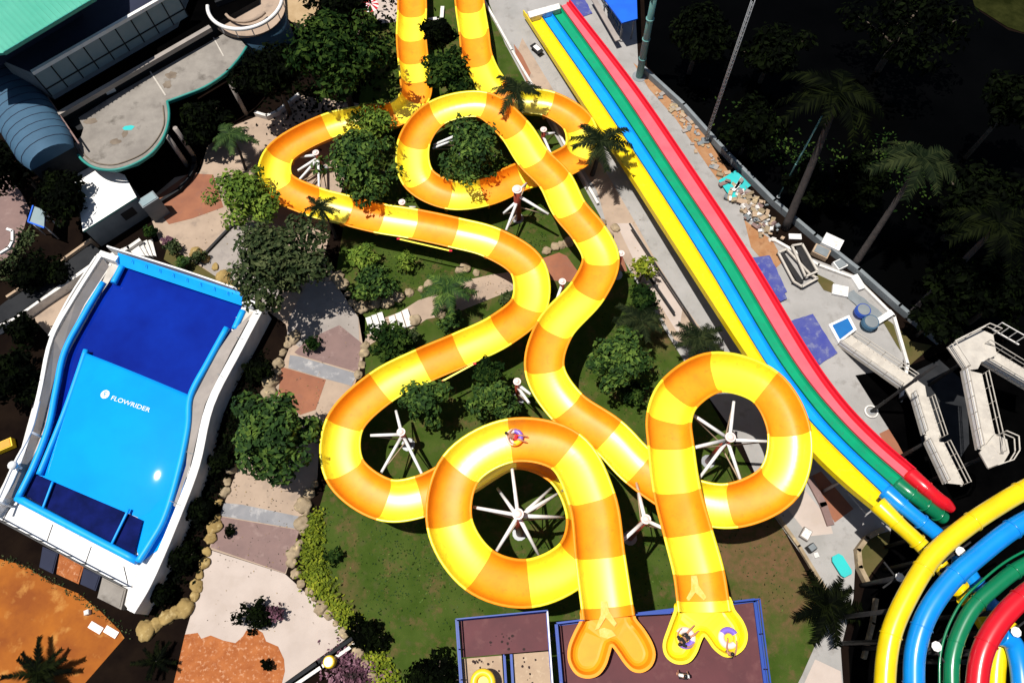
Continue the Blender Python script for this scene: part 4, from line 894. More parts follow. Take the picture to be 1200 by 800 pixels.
T('pit_tree','black leafy tree left of the surf pool white wall','tree',16,440,34,3.0,M['leaf_black'],1800,.2)
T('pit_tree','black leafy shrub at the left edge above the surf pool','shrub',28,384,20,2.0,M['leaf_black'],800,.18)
# hedge in the dark strip right of the surf pool
for (x, y, r, lab) in ((303,432,18,'dark shrub between the surf pool wall and the boulder wall, uppermost'), (286,486,18,'dark shrub right of the surf pool wall beside the broad tree'), (258,540,16,'dark shrub in the strip between the surf pool and the tan boulders'),
                  (234,598,16,'dark shrub right of the lower surf pool wall'), (213,655,18,'dark shrub at the corner where the boulder row turns'), (190,696,14,'lowest dark shrub beside the tip of the surf pool wall')):
    T('dark_shrub', lab, 'shrub', x, y, r, 1.3, M['leaf_black'], 700, .16, squash=.6)
for (x, y, r, lab, m) in ((232,300,9,'small olive shrub at the top of the planting bed','leaf_olive'), (203,290,10,'small dry shrub beside the kiosk annex','leaf_olive'), (176,272,9,'dark small plant by the kiosk corner','leaf_dark'), (214,308,8,'green low shrub in the planting bed by the surf pool','leaf_mid'), (198,283,7,'brown leaved plant in the planting bed','leaf_purple'),
                  (365,402,10,'small bush at the rim of the mauve path','leaf_dark'), (640,342,9,'small bush in the gap between the two chutes','leaf_olive'), (597,350,12,'grassy bush inside the left chute bend','leaf_olive')):
    T('garden_plant', lab, 'plant', x, y, r, 1.0, M[m], 300, .12)
# dark vegetation over the pond
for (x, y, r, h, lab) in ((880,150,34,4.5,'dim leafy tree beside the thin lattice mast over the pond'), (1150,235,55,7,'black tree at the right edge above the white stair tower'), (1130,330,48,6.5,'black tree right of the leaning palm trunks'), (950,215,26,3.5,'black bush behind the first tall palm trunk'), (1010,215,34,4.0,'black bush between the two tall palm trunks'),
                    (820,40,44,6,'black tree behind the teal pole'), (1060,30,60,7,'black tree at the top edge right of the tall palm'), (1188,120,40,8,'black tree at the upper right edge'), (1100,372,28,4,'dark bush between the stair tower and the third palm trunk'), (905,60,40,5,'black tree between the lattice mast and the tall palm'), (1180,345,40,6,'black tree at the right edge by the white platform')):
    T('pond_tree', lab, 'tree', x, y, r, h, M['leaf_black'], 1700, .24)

def palm(name, label, top, h, rpx, lf, nf=16, base=None, droop=.42, wid=.26, seed=0, tr=.16, bark='palmbark'):
    c = P(top[0], top[1], h); r = rpx * mpp(top[0], top[1], h); bs = P(base[0], base[1], 0) if base else Vector((c.x + .2, c.y - .15, 0))
    root = thing(name, label, 'palm tree', bs); rr = random.Random(seed); nf = max(8, int(nf * .72))
    b = MB(); mid = bs.lerp(c, .5) + Vector((.12, .1, 0)); pts, _ = catmull([bs, mid, c], 6)
    b.tube(pts, [tr * (1.35 - .6 * i / (len(pts) - 1)) for i in range(len(pts))], 10, M[bark]); b.build('trunk', None, root)
    b = MB()
    for k in range(nf):
        a = k * 2.39996 + rr.uniform(-.15, .15); L = r * rr.uniform(.82, 1.15); el = rr.uniform(.15, .75) if k % 3 else rr.uniform(-.1, .2)
        d = Vector((math.cos(a), math.sin(a), 0)); S = 13; sp = []
        for i in range(S + 1):
            t = i / S; sp.append(c + d * (L * (t * math.cos(el * (1 - t)) * .97)) + Vector((0, 0, L * (math.sin(el) * t * .9 - droop * t * t))))
        b.tube(sp, [.035 * (1 - .75 * i / S) for i in range(S + 1)], 4, lf, caps=False)
        for i in range(1, S + 1):
            p = sp[i]; t = (sp[i] - sp[i - 1]).normalized(); s = t.cross(Vector((0, 0, 1))).normalized(); u = s.cross(t)
            ll = L * wid * math.sin(min(1, .25 + i / S) * math.pi * .86) + .08
            for sg in (-1, 1):
                for j in (0, .5):
                    q = p - t * (L / S * j); tip = q + s * sg * ll * rr.uniform(.8, 1.1) + t * ll * .75 - u * ll * rr.uniform(.15, .5)
                    wq = t * L * .022
                    m1 = q.lerp(tip, .5) + u * .03
                    b.add([q - wq, m1 - wq * .9, tip, m1 + wq * .9, q + wq], [(0, 1, 2, 3, 4)], lf)
    b.build('crown', None, root); return root
palm('palm_tree','green feathery palm over the boulder row on the lawn',(524,336),3.2,34,M['leaf_mid'],15,seed=3)
palm('palm_tree','dark palm overlapping the small loop and the yellow lane',(704,166),5.0,37,M['leaf_palmdark'],14,seed=5,base=(694,205))
palm('palm_tree','dark palm over the yellow chute between the upper loop and the apron',(606,104),4.2,32,M['leaf_palmdark'],14,seed=7)
palm('palm_tree','small green palm on the tan plaza below the roof terrace',(269,157),3.4,26,M['leaf_palm'],12,seed=8,base=(288,199),tr=.1)
palm('palm_tree','thin dark palm beside the start of the long straight chute',(375,243),4.4,22,M['leaf_palmdark'],11,seed=9,tr=.1)
palm('palm_tree','dark shaggy palm at the lawn edge below the croton',(752,376),3.0,30,M['leaf_palmdark'],14,seed=10)
palm('palm_tree','dark palm between the right loop and the yellow lane',(819,396),2.6,30,M['leaf_palmdark'],15,seed=12)
palm('palm_tree','dark spiky palm on the pale pavement at lower right',(972,708),3.2,42,M['leaf_palmblack'],13,seed=13,wid=.28)
palm('tall_palm','tallest palm rising over the dark pond',(985,108),12.0,60,M['leaf_palmblack'],18,base=(920,268),seed=14,tr=.26,droop=.7)
palm('tall_palm','tall palm with lit fronds right of the tallest palm',(1082,186),10.5,52,M['leaf_palmdark'],15,base=(1000,312),seed=15,tr=.22,droop=.7)
palm('tall_palm','tall palm with leaning trunk near the right edge',(1172,262),11.0,52,M['leaf_palmblack'],17,base=(1064,372),seed=16,tr=.22,droop=.7)
palm('agave_plant','black rosette plant on the orange court',(44,788),1.0,36,M['leaf_palmblack'],16,seed=17,wid=.16,droop=.2,tr=.1)
palm('agave_plant','dark rosette plant under the right edge of the orange path wedge',(182,775),.8,22,M['leaf_palmblack'],12,seed=18,wid=.16,droop=.2,tr=.1)
palm('palm_tree','dark palm in the shade of the curved roof terrace',(226,140),2.2,24,M['leaf_palmdark'],12,seed=19)
# potted dark plants on the slab
T('potted_shrub','dark shrub with purple sprays in the middle of the pale slab','shrub',302,722,22,.9,M['leaf_black'],800,.13,aspect=1.25,squash=.5)
T('potted_shrub','purple leaved sprig at the right end of the dark shrub','plant',324,718,11,.9,M['leaf_purple'],160,.12)
T('potted_shrub','small dark plant on the orange stones','plant',313,779,7,.6,M['leaf_black'],160,.11)
T('ground_plant','dark small plant on the mauve path by the boulders','plant',269,622,7,.5,M['leaf_black'],150,.1)
# ground covers nobody could count
def cover(name, label, cat, pts, spread, n, leaf, m, h=.35):
    b = MB(); W = [P(x, y, .2) for x, y in pts]
    for _ in range(n):
        k = rnd.randrange(len(W) - 1); c = W[k].lerp(W[k + 1], rnd.random()); sp = spread[k] if isinstance(spread, list) else spread
        p = c + Vector((rnd.gauss(0, sp), rnd.gauss(0, sp), 0)); p.z = abs(rnd.gauss(.1, h * .5)); s = leaf * rnd.uniform(.6, 1.4)
        nn = Vector((rnd.gauss(0, .5), rnd.gauss(0, .5), 1)).normalized(); t = Matrix.Rotation(rnd.uniform(0, 6.28), 3, nn) @ nn.orthogonal().normalized(); u = nn.cross(t)
        b.add([p - t * s, p + u * s * .55, p + t * s, p - u * s * .55], [(0, 1, 2, 3)], m)
    o = b.build(name); tag(o, label, cat, None, 'stuff'); return o
cover('ground_cover','lime green ground cover between the lawn and the curving boulder row','ground cover',[(370,602),(366,625),(364,650),(370,672),(378,690)],[.3,.4,.5,.42],1700,.13,M['leaf_lime'])
cover('ground_cover','sparse yellow ground cover beside the pale slab corner','ground cover',[(378,690),(392,708),(405,722),(416,738)],.35,420,.14,M['leaf_lime'])
cover('ground_cover','yellow ground cover at the bottom edge of the lawn','ground cover',[(432,750),(442,770),(452,788),(462,806)],.38,420,.15,M['leaf_lime'])
T('dark_shrub','dark shrub with yellow tips between the slab corner and the lawn','shrub',430,744,24,.8,M['leaf_black'],900,.15,squash=.5)
T('dark_shrub','small dark shrub at the right side of the lime ground cover','shrub',391,652,10,.7,M['leaf_dark'],300,.12)
T('dark_shrub','wide black shrub at the bottom of the lawn left of the stair deck','shrub',512,800,38,1.6,M['leaf_black'],1800,.17)
cover('purple_bed','purple and pale leaved bedding plants below the slab corner','bedding plants',[(402,768),(412,785),(404,798),(420,806),(432,800)],.75,1300,.13,M['leaf_purple'])
cover('hedge_edge','olive weeds along the left pavement edge','weeds',[(2,322),(14,302),(26,282),(34,270)],.4,500,.13,M['leaf_olive'])
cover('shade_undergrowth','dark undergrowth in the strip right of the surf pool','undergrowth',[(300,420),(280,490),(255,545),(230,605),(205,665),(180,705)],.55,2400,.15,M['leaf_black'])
cover('court_edge_weeds','yellow weeds along the rim of the orange court','weeds',[(0,652),(40,668),(75,690),(110,712),(150,742)],.14,240,.07,M['leaf_olive'],.12)
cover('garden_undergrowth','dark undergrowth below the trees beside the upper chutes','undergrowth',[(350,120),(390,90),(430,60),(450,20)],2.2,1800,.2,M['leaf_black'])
cover('bank_weeds','dim green weeds floating along the pond edge','weeds',[(870,130),(890,160),(930,180),(1020,200),(1040,170),(1090,240)],1.3,900,.16,M['leaf_dark'])

# ------------------------------------------------------------------ boulders
BASES = []
def boulder_mesh(seed, m):
    b = bmesh.new(); bmesh.ops.create_icosphere(b, subdivisions=3, radius=1)
    o = Vector((seed * 7.3, seed * 3.1, 0))
    for v in b.verts:
        n = v.co.normalized(); v.co = n * (1 + .34 * mnoise.noise(n * 1.3 + o) + .16 * mnoise.noise(n * 3.2 + o) - .10 * abs(mnoise.noise(n * 2.1 - o))); v.co.z *= .72
    for f in b.faces: f.smooth = True
    me = bpy.data.meshes.new('boulder'); b.to_mesh(me); b.free(); me.materials.append(m); return me
BT = [boulder_mesh(i, M['boulder']) for i in range(5)]; BY = [boulder_mesh(i + 9, M['boulder_y']) for i in range(4)]
def boulders(pts, rpx, label, group, pool=BT):
    for k, (x, y) in enumerate(pts):
        r = rpx * .86 * rnd.choice((.65, .85, 1, 1.15, 1.3)) * mpp(x, y, .2); c = P(x + rnd.uniform(-1.5, 1.5), y + rnd.uniform(-1.5, 1.5), r * .15); o = bpy.data.objects.new('boulder', pool[k % len(pool)]); COL.objects.link(o)
        o.location = c; o.scale = (r * rnd.uniform(.95, 1.25), r * rnd.uniform(.85, 1.1), r); o.rotation_euler = (0, 0, rnd.uniform(0, 6.28)); tag(o, label, 'boulder', group)
boulders([(273,548),(268,565),(263,576)], 7, 'tan boulder at the upper end of the row between the dark strip and the walk', 'upper boulders of the pool side row', BT)
boulders([(258,588),(254,604),(251,618),(248,631)], 8, 'tan boulder in the pool side row level with the mauve path', 'boulders beside the mauve path', BY)
boulders([(243,646),(239,660),(234,673),(230,686),(227,699)], 9.5, 'large tan boulder in the pool side row beside the pale slab', 'boulders beside the pale slab', BY)
boulders([(217,713),(207,718),(196,723),(184,730),(172,737)], 9.5, 'yellowish boulder in the row turning toward the orange court', 'boulders turning to the orange court', BY)
boulders([(342,394),(337,404),(331,414),(327,425),(322,436),(318,448),(316,460)], 8, 'tan boulder in the curved row beside the olive tree', 'boulders beside the olive tree', BT)
boulders([(395,324),(402,334),(407,344),(412,354)], 7, 'tan boulder edging the plaza left of the bright shrubs', 'boulders left of the bright shrubs', BT)
boulders([(424,360),(434,358),(440,354)], 8, 'tan boulder above the white stone steps', 'boulders above the stone steps', BT)
boulders([(455,352),(466,349),(479,343),(492,338),(504,333)], 7.5, 'pale tan boulder in the row below the small lawn bush', 'boulders below the small bush', BT)
boulders([(536,318),(546,316),(557,320),(548,344),(514,356),(520,366),(486,376)], 7.5, 'pale boulder along the cross path by the palm', 'boulders along the cross path', BT)
boulders([(427,404),(426,415),(423,426),(419,440)], 6, 'tan boulder edging the mauve path on the lawn side', 'boulders on the lawn side of the mauve path', BT)
boulders([(358,600),(355,612),(353,624),(351,637),(345,648),(342,660)], 8, 'tan boulder in the row left of the lime ground cover', 'boulders left of the lime ground cover', BT)
boulders([(347,672),(354,683),(361,693),(368,702),(376,711),(385,720),(394,730),(403,741),(411,752)], 7, 'tan boulder in the curving row along the pale slab', 'boulders along the pale slab', BT)
boulders([(418,764),(427,776),(436,790),(444,804)], 8, 'tan boulder in the row below the slab corner', 'boulders below the slab corner', BT)
boulders([(640,292),(650,288),(658,286),(668,284)], 7, 'pale rock beside the terracotta path under the right chute', 'rocks by the terracotta path', BT)
boulders([(722,268),(712,276),(704,262)], 7, 'pale rock at the lawn edge right of the chute bend', 'rocks right of the chute bend', BT)
boulders([(232,298),(242,304),(252,314),(262,325),(272,334),(284,341)], 8, 'yellowish rock in the planting bed behind the surf pool', 'rocks in the planting bed', BY)
boulders([(356,590),(363,578),(368,566)], 8, 'grey tan boulder under the broad tree', 'boulders under the broad tree', BT)
# stone steps
for (px0, d, n, lab) in (((428,372), (7, -2.2), 3, 'white stone steps leaving the plaza beside the boulders'), ((455,371), (8, -3.2), 3, 'white stone steps on the cross path near the palm')):
    st = thing('stone_steps', lab, 'steps', P(px0[0], px0[1], 0))
    for k in range(n):
        x, y = px0[0] + d[0] * k, px0[1] + d[1] * k; b = MB(); b.prism(PX([(x, y), (x + d[0] * .85, y + d[1] * .85), (x + d[0] * .85 + 6, y + d[1] * .85 + 19), (x + 6, y + 19)], .2), 0, .14 + .07 * k, M['offwhite']); b.build('step', None, st)

def scatter(name, label, cat, polys, n, size, mats_, z0=.02):
    b = MB()
    for _ in range(n):
        x0, y0, x1, y1 = rnd.choice(polys); c = P(rnd.uniform(x0, x1), rnd.uniform(y0, y1), 0); c.z = z0 + rnd.uniform(0, .05); s = size * rnd.uniform(.5, 1.5)
        nn = Vector((rnd.gauss(0, .35), rnd.gauss(0, .35), 1)).normalized(); t = Matrix.Rotation(rnd.uniform(0, 6.28), 3, nn) @ nn.orthogonal().normalized(); u = nn.cross(t)
        b.add([c - t * s, c + u * s * .5, c + t * s, c - u * s * .5], [(0, 1, 2, 3)], rnd.choice(mats_))
    o = b.build(name); tag(o, label, cat, None, 'stuff'); return o
LAWN = [(440,560,530,700),(380,600,520,720),(440,640,680,740),(740,600,930,720),(540,420,620,520),(640,400,760,520),(440,290,520,340),(560,240,640,300),(700,330,780,450)]
scatter('grass_tufts','short darker and paler grass tufts over the lawn','grass',LAWN,3200,.07,[M['leaf_mid'],M['leaf_dark'],M['leaf_palm']])
scatter('leaf_litter','fallen brown and yellow leaves on the paths','leaf litter',[(230,210,300,300),(270,560,345,600),(255,610,340,665),(240,650,380,740),(350,360,420,440),(330,440,380,490),(680,180,760,300),(560,320,600,345)],420,.05,[M['bark'],M['boulder_y'],M['stain']],.045)
# ------------------------------------------------------------------ masts
def mast(name, label, base, topz, topxy, r, m, cat='pole', lattice=False):
    c = P(base[0], base[1], 0); root = thing(name, label, cat, c); t = P(topxy[0], topxy[1], topz); t.x, t.y = c.x, c.y
    if not lattice:
        b = MB(); b.tube([c, t], [r * 1.1, r * .8], 14, m); b.build('shaft', None, root)
        b = MB()
        for k in range(1, int(topz / 2.2)): b = MB(); b.tube([c + Vector((0, 0, k * 2.2)), c + Vector((0, 0, k * 2.2 + .1))], r * 1.2, 14, m); b.build('collar', None, root)
        b = MB(); b.tube([c, c + Vector((0, 0, .06))], r * 2.2, 12, M['steel']); b.build('base_plate', None, root)
    else:
        b = MB()
        for k in range(3):
            a = k * 2.094; o = Vector((math.cos(a) * r, math.sin(a) * r, 0)); b.tube([c + o, t + o], .035, 6, m)
        for i in range(int(topz / .45)):
            for k in range(3):
                a, a2 = k * 2.094, (k + 1) * 2.094; b.bar(c + Vector((math.cos(a) * r, math.sin(a) * r, i * .45)), c + Vector((math.cos(a2) * r, math.sin(a2) * r, i * .45 + .45)), .035, .035, m)
        b.build('lattice', None, root); b = MB(); b.box(c + Vector((0, 0, .1)), (.6, .6, .2), m=M['greywall']); b.build('footing', None, root)
mast('floodlight_pole','thick teal pole beside the blue canopy at the top',(749,90),12,(770,0),.30,M['tealpole'])
mast('lattice_mast','thin pale lattice mast rising over the dark pond',(826,166),15,(880,0),.14,M['steel'],'mast',True)
mast('thin_pole','thin bluish pole beside the tallest palm trunk',(912,231),10,(985,95),.07,M['tealpole'])
mast('lamp_pole','slim dark pole on the round base beside the white stairs',(1021,482),9.5,(1110,410),.11,M['darksteel'])
b = MB(); c = P(1021, 482, .1); b.tube([Vector((c.x + .45 * math.cos(a), c.y + .45 * math.sin(a), .12)) for a in [i * math.pi / 8 for i in range(17)]], .07, 6, M['offwhite']); tag(b.build('base_ring'), 'pale ring around the foot of the slim dark pole', 'base ring')

# ------------------------------------------------------------------ white stairs
def flight(root, a, za, c, zc, wdt):
    p, q = P(a[0], a[1], za), P(c[0], c[1], zc); d = q - p; L = Vector((d.x, d.y, 0)).length; n = max(4, int(L / .33)); u = Vector((d.x, d.y, 0)).normalized(); s = Vector((-u.y, u.x, 0)); rz = math.atan2(u.y, u.x)
    b = MB()
    for i in range(n):
        k = p.lerp(q, (i + .5) / n); b.box(k, (L / n * 1.12, wdt, .07), rz, M['cream'])
    for sg in (-1, 1): b.bar(p + s * sg * wdt / 2 - Vector((0, 0, .12)), q + s * sg * wdt / 2 - Vector((0, 0, .12)), .1, .3, M['cream'])
    b.build('flight', None, root)
    for sg in (-1, 1):
        b = MB(); k = max(3, int(L / 1.1))
        for i in range(k + 1): o = p.lerp(q, i / k) + s * sg * (wdt / 2 + .06); b.bar(o, o + Vector((0, 0, .8)), .035, .035, M['cream'])
        for h in (.8, .42): b.bar(p + s * sg * (wdt / 2 + .06) + Vector((0, 0, h)), q + s * sg * (wdt / 2 + .06) + Vector((0, 0, h)), .05, .05, M['cream'])
        if sg == -1: b.bar(p + s * sg * (wdt / 2 + .04) + Vector((0, 0, .3)), q + s * sg * (wdt / 2 + .04) + Vector((0, 0, .3)), .03, .5, M['white'])
        b.build('railing', None, root)
def landing(root, px, z, m='cream'):
    b = MB(); b.prism(PX(px, z), z - .12, z, M[m]); b.build('landing', None, root)
    q = PX(px, z); c = sum(q, Vector()) / len(q); b = MB(); b.tube([(c.x, c.y, 0), (c.x, c.y, z - .12)], .13, 8, M['darksteel']); b.build('column', None, root)
s1 = thing('white_staircase', 'long white staircase climbing from the little blue pool in three flights', 'staircase', P(992, 400, 0))
flight(s1, (990,398), .15, (1062,448), 2.6, 1.25); landing(s1, [(1058,450),(1068,440),(1084,452),(1086,464),(1070,472)], 2.65); flight(s1, (1078,464), 2.7, (1092,510), 4.6, 1.1); landing(s1, [(1084,510),(1099,508),(1101,518),(1087,522)], 4.65); flight(s1, (1095,518), 4.7, (1118,566), 6.4, 1.1)
s2 = thing('stair_tower', 'white stair tower platform with two flights at the right edge', 'stair tower', P(1140, 420, 0))
landing(s2, [(1110,406),(1150,386),(1164,392),(1168,416),(1150,424),(1146,432),(1130,434)], 6.5)
flight(s2, (1139,436), 6.4, (1158,528), 8.6, 1.15); landing(s2, [(1148,530),(1166,508),(1180,514),(1183,530),(1176,542),(1158,548)], 8.6); flight(s2, (1152,414), 6.4, (1212,450), 4.2, 1.25)
b = MB(); rail_run(b, PX([(1128,434),(1110,406),(1150,386),(1164,392)], 6.5), 1.0, M['cream'], None, 1.0, .05); b.build('platform_rail', None, s2); b = MB(); rail_run(b, PX([(1168,510),(1182,516),(1183,532),(1176,543),(1158,549)], 8.6), 1.0, M['cream'], None, .8, .05); b.build('platform_rail', None, s2)
b = MB(); p = P(1163, 386, 6.5)
for k in range(4): b.bar(p + Vector((k * .4, -k * .35, 0)), p + Vector((k * .4, -k * .35, 1.1)), .05, .05, M['offwhite'])
b.bar(p + Vector((0, 0, 1.1)), p + Vector((1.4, -1.2, 1.1)), .05, .05, M['offwhite']); b.bar(p, p + Vector((1.4, -1.2, 0)), .08, .08, M['offwhite']); b.build('ladder', None, s2)
# little blue pool at the foot of the stairs
lp = thing('plunge_pool', 'small square blue pool with white rim at the foot of the stairs', 'pool', P(985, 387, 0))
b = MB(); q = PX([(971,380),(995,369),(1004,386),(983,402)], .4); b.prism(q, 0, .4, M['white']); b.build('rim', None, lp)
cc = sum(q, Vector()) / 4; b = MB(); b.sheet([cc + (v - cc) * .76 for v in q], .405, M['sheet_blue'].copy()); o = b.build('water', None, lp); o.data.materials[0] = mat('plunge_water', (.02, .11, .33), (.02, .14, .38), 1.0, rough=.2)

# ------------------------------------------------------------------ service yard clutter
def boxthing(name, label, cat, px, py, z0, dims, rz, m, extra=None, group=None):
    c = P(px, py, z0 + dims[2]); b = MB(); b.box((c.x, c.y, z0 + dims[2] / 2), dims, rz, M[m])
    if extra: b.box((c.x, c.y, z0 + dims[2] + .025), (dims[0] * .82, dims[1] * .82, .05), rz, M[extra])
    o = b.build(name); return tag(o, label, cat, group)
def bumpy_sheet(name, label, cat, px, z, m):
    """a tarpaulin lying on the ground with folds"""
    q = PX(px, z); b = MB(); N = 14; vs = []
    for i in range(N + 1):
        for j in range(N + 1):
            u, v = i / N, j / N; p = (q[0] * (1 - u) + q[1] * u) * (1 - v) + (q[3] * (1 - u) + q[2] * u) * v
            vs.append(Vector((p.x + .05 * mnoise.noise(p * 2), p.y + .05 * mnoise.noise(p * 2 + Vector((5, 5, 5))), z + .06 + .09 * mnoise.noise(p * 1.3) + .03 * mnoise.noise(p * 4))))
    b.add(vs, [(i * (N + 1) + j, i * (N + 1) + j + 1, (i + 1) * (N + 1) + j + 1, (i + 1) * (N + 1) + j) for i in range(N) for j in range(N)], M[m], True)
    return tag(b.build(name), label, cat)
bumpy_sheet('tarpaulin','blue tarpaulin on the yard nearest the metal frames','tarpaulin',[(880,302),(902,300),(922,342),(908,350)],.05,'bluemat')
bumpy_sheet('tarpaulin','larger blue tarpaulin beside the red lane and the little pool','tarpaulin',[(927,376),(952,368),(981,414),(956,430)],.05,'bluemat')
bumpy_sheet('tarpaulin','royal blue tarpaulin beyond the top end of the lanes','tarpaulin',[(660,-14),(680,-10),(694,16),(678,22)],.05,'bluemat')
bumpy_sheet('aqua_sheet','turquoise and white sheet lying on the rubble','tarpaulin',[(842,212),(862,200),(880,218),(858,234)],.25,'aqua')
b = MB()
p0 = P(856, 222, .55); d = (P(866, 206, .55) - p0)
for k in range(4): c = p0 + d * (.2 + k * .18) + Vector((.3, -.1, -.1)); b.box(c, (.7, .25, .05), .7 + .1 * k, M['white'])
tag(b.build('loose_boards'), 'white boards lying across the turquoise sheet', 'boards')
b = MB()
for k in range(190):
    x, y = rnd.gauss(882, 14), rnd.gauss(244, 12); y = 244 + (x - 882) * .9 + rnd.gauss(0, 8); z = abs(rnd.gauss(.2, .15)); c = P(x, y, z); s = rnd.uniform(.12, .42)
    q = Matrix.Rotation(rnd.uniform(0, 6.28), 3, 'Z') @ Matrix.Rotation(rnd.gauss(0, .4), 3, 'X')
    b.box(c, (s * rnd.uniform(1, 2.2), s, s * rnd.uniform(.3, .8)), m=M[rnd.choice(['offwhite', 'greyslab', 'landing', 'boulder', 'greywall', 'mauve'])], rot=q)
tag(b.build('rubble_pile'), 'heap of broken concrete and timber beside the turquoise sheet', 'rubble', None, 'stuff')
b = MB()
for k in range(60):
    t = rnd.random(); x, y = 778 + t * 66 + rnd.gauss(0, 5), 108 + t * 92 + rnd.gauss(0, 4); c = P(x, y, .08); s = rnd.uniform(.1, .35)
    b.box(c, (s * 1.6, s, s * .5), rnd.uniform(0, 3), M[rnd.choice(['landing', 'boulder', 'greyslab', 'greywall'])])
tag(b.build('strip_rubble'), 'scattered stones and offcuts on the reddish soil strip', 'rubble', None, 'stuff')
fr = thing('metal_frame', 'double rectangular metal frame with black panel lying on the yard', 'frame', P(932, 312, 0))
b = MB()
for (A, z) in (([(912,296),(922,292),(950,322),(958,326),(940,336),(930,330)], .45), ([(928,288),(940,286),(958,318),(944,324)], .6)):
    q = PX(A, z)
    for i in range(len(q)): b.bar(q[i], q[(i + 1) % len(q)], .16, .14, M['cream'])
    for v in q: b.bar(Vector((v.x, v.y, 0)), v, .1, .1, M['darksteel'])
b.build('frame_bars', None, fr)
b = MB(); b.prism(PX([(932,288),(938,286),(955,316),(946,320)], .4), .3, .4, M['darksteel']); b.prism(PX([(914,298),(919,296),(942,330),(936,332)], .35), .25, .35, M['darksteel']); b.build('black_panel', None, fr)
boxthing('white_cabinet','white square cabinet by the pond wall','cabinet',976,283,0,(1.5,1.1,.9),-.6,'white','offwhite')
boxthing('white_slab','white slab leaning at the top of the metal frame','slab',932,277,0,(1.0,.5,.15),-.1,'white')
boxthing('grey_crate','grey crate between the white cabinet and the frames','crate',963,294,0,(1.3,.9,.5),-.6,'landing','greywall')
boxthing('white_bundle','white bundle beside the foot of the second palm','bundle',985,309,0,(.9,.8,.4),.4,'white','greywall')
boxthing('white_bundle','white wrapped bundle on the ochre verge','bundle',1006,330,0,(.6,1.3,.35),.3,'white','offwhite')
boxthing('white_slab','white plank on the corner of the yard kerb','slab',1037,371,.3,(1.6,.45,.2),.5,'white')
boxthing('white_sheet_stack','stack of white sheets on the yard by the kerb','stack',985,340,0,(1.2,.9,.3),-.3,'white','offwhite')
for k, (x, y, s, m, lab) in enumerate(((1011,364,.55,'bluesteel','dark blue drum on the grey mat'), (1020,378,.6,'bluewall','blue grey drum in front of the dark blue one'))):
    c = P(x, y, .6); b = MB(); b.tube([(c.x, c.y, 0), (c.x, c.y, .8)], s, 16, M[m]); b.tube([(c.x, c.y, .8), (c.x, c.y, .84)], s * .85, 16, M['greywall']); b.tube([(c.x, c.y, .4), (c.x, c.y, .46)], s + .03, 16, M[m]); tag(b.build('drum'), lab, 'drum')
bumpy_sheet('grey_mat','grey mat spread behind the blue drums','mat',[(990,346),(1000,340),(1034,368),(1022,378)],.04,'greywall')
bumpy_sheet('blue_cloth','pale blue cloth crumpled at the lower frame corner','cloth',[(904,338),(914,334),(922,350),(914,354)],.15,'bluemat')
# structures at the top
bc = thing('blue_canopy', 'bright blue canopy roof beside the teal pole', 'canopy', P(725, 5, 0))
b = MB(); b.prism(PX([(706,-40),(745,-40),(747,22),(729,27),(706,-4)], 2.8), 2.65, 2.8, M['royal']); b.build('roof', None, bc)
for x, y in ((730,22),(744,19),(710,-6)): c = P(x, y, 2.7); b = MB(); b.tube([(c.x, c.y, 0), c], .07, 6, M['steel']); b.build('post', None, bc)
cn = thing('counter_rail', 'grey fence counter beside the blue canopy', 'fence', P(715, 25, 0))
b = MB(); rail_run(b, PX([(698,-8),(712,16),(728,44)], 0), 1.1, M['bluewall'], M['steel'], .8, .08); b.build('railing', None, cn)
b = MB(); b.bar(P(694, -4, .9), P(724, 48, .9), .5, .12, M['greyslab']); b.build('counter_top', None, cn)
for v in (.1, .5, .9): pass
bs = thing('black_bench', 'black and white seat beside the yellow lane near its top end', 'seat', P(629, 58, 0))
b = MB(); c = P(629, 57, .45); b.box(c, (1.3, .6, .1), -.95, M['black']); b.box(c + Vector((.02, .0, .08)), (.7, .4, .06), -.95, M['white']); b.build('seat', None, bs)
for sx_ in (-.4, .4): b = MB(); b.box((c.x + sx_ * .6, c.y - sx_ * .8, .2), (.1, .5, .4), -.95, M['black']); b.build('leg', None, bs)
tb = thing('teal_bench', 'long teal rounded bench on the pale apron', 'bench', P(988, 661, 0))
b = MB(); a, c = P(979, 650, .45), P(994, 674, .45); dv = (c - a).normalized(); sv = Vector((-dv.y, dv.x, 0)); w_ = .42
outl = [a + sv * w_ * .6, a + dv * .25 + sv * w_, c - dv * .2 + sv * w_, c + sv * w_ * .7, c - sv * w_ * .7, c - dv * .2 - sv * w_, a + dv * .25 - sv * w_, a - sv * w_ * .6]
b.prism(outl, .35, .46, M['aqua']); b.build('seat', None, tb)
for t in (.2, .8): q = a.lerp(c, t); b = MB(); b.box((q.x, q.y, .17), (.1, .6, .34), math.atan2(dv.y, dv.x), M['steel']); b.build('leg', None, tb)
boxthing('dark_bin','small dark bin on the apron left of the teal bench','bin',952,641,0,(.55,.45,.6),.5,'black','greywall')
boxthing('white_box','small white box beside the dark bin','box',957,650,0,(.3,.3,.25),.2,'white','offwhite')
boxthing('grey_box','pale grey machine box on the apron above the dark bin','box',945,625,0,(.8,.6,.4),.9,'greyslab','offwhite')
um = thing('sun_umbrella', 'small red and white round parasol at the top edge among dark trees', 'umbrella', P(434, 8, 0))
c = P(434, 7, 2.3); b = MB(); N = 16
for k in range(N): a0_, a1_ = k * 2 * math.pi / N, (k + 1) * 2 * math.pi / N; b.add([c + Vector((0, 0, .35)), c + Vector((.8 * math.cos(a0_), .8 * math.sin(a0_), 0)), c + Vector((.8 * math.cos(a1_), .8 * math.sin(a1_), 0))], [(0, 1, 2)], M['white'] if k % 2 else M['cloth_red'])
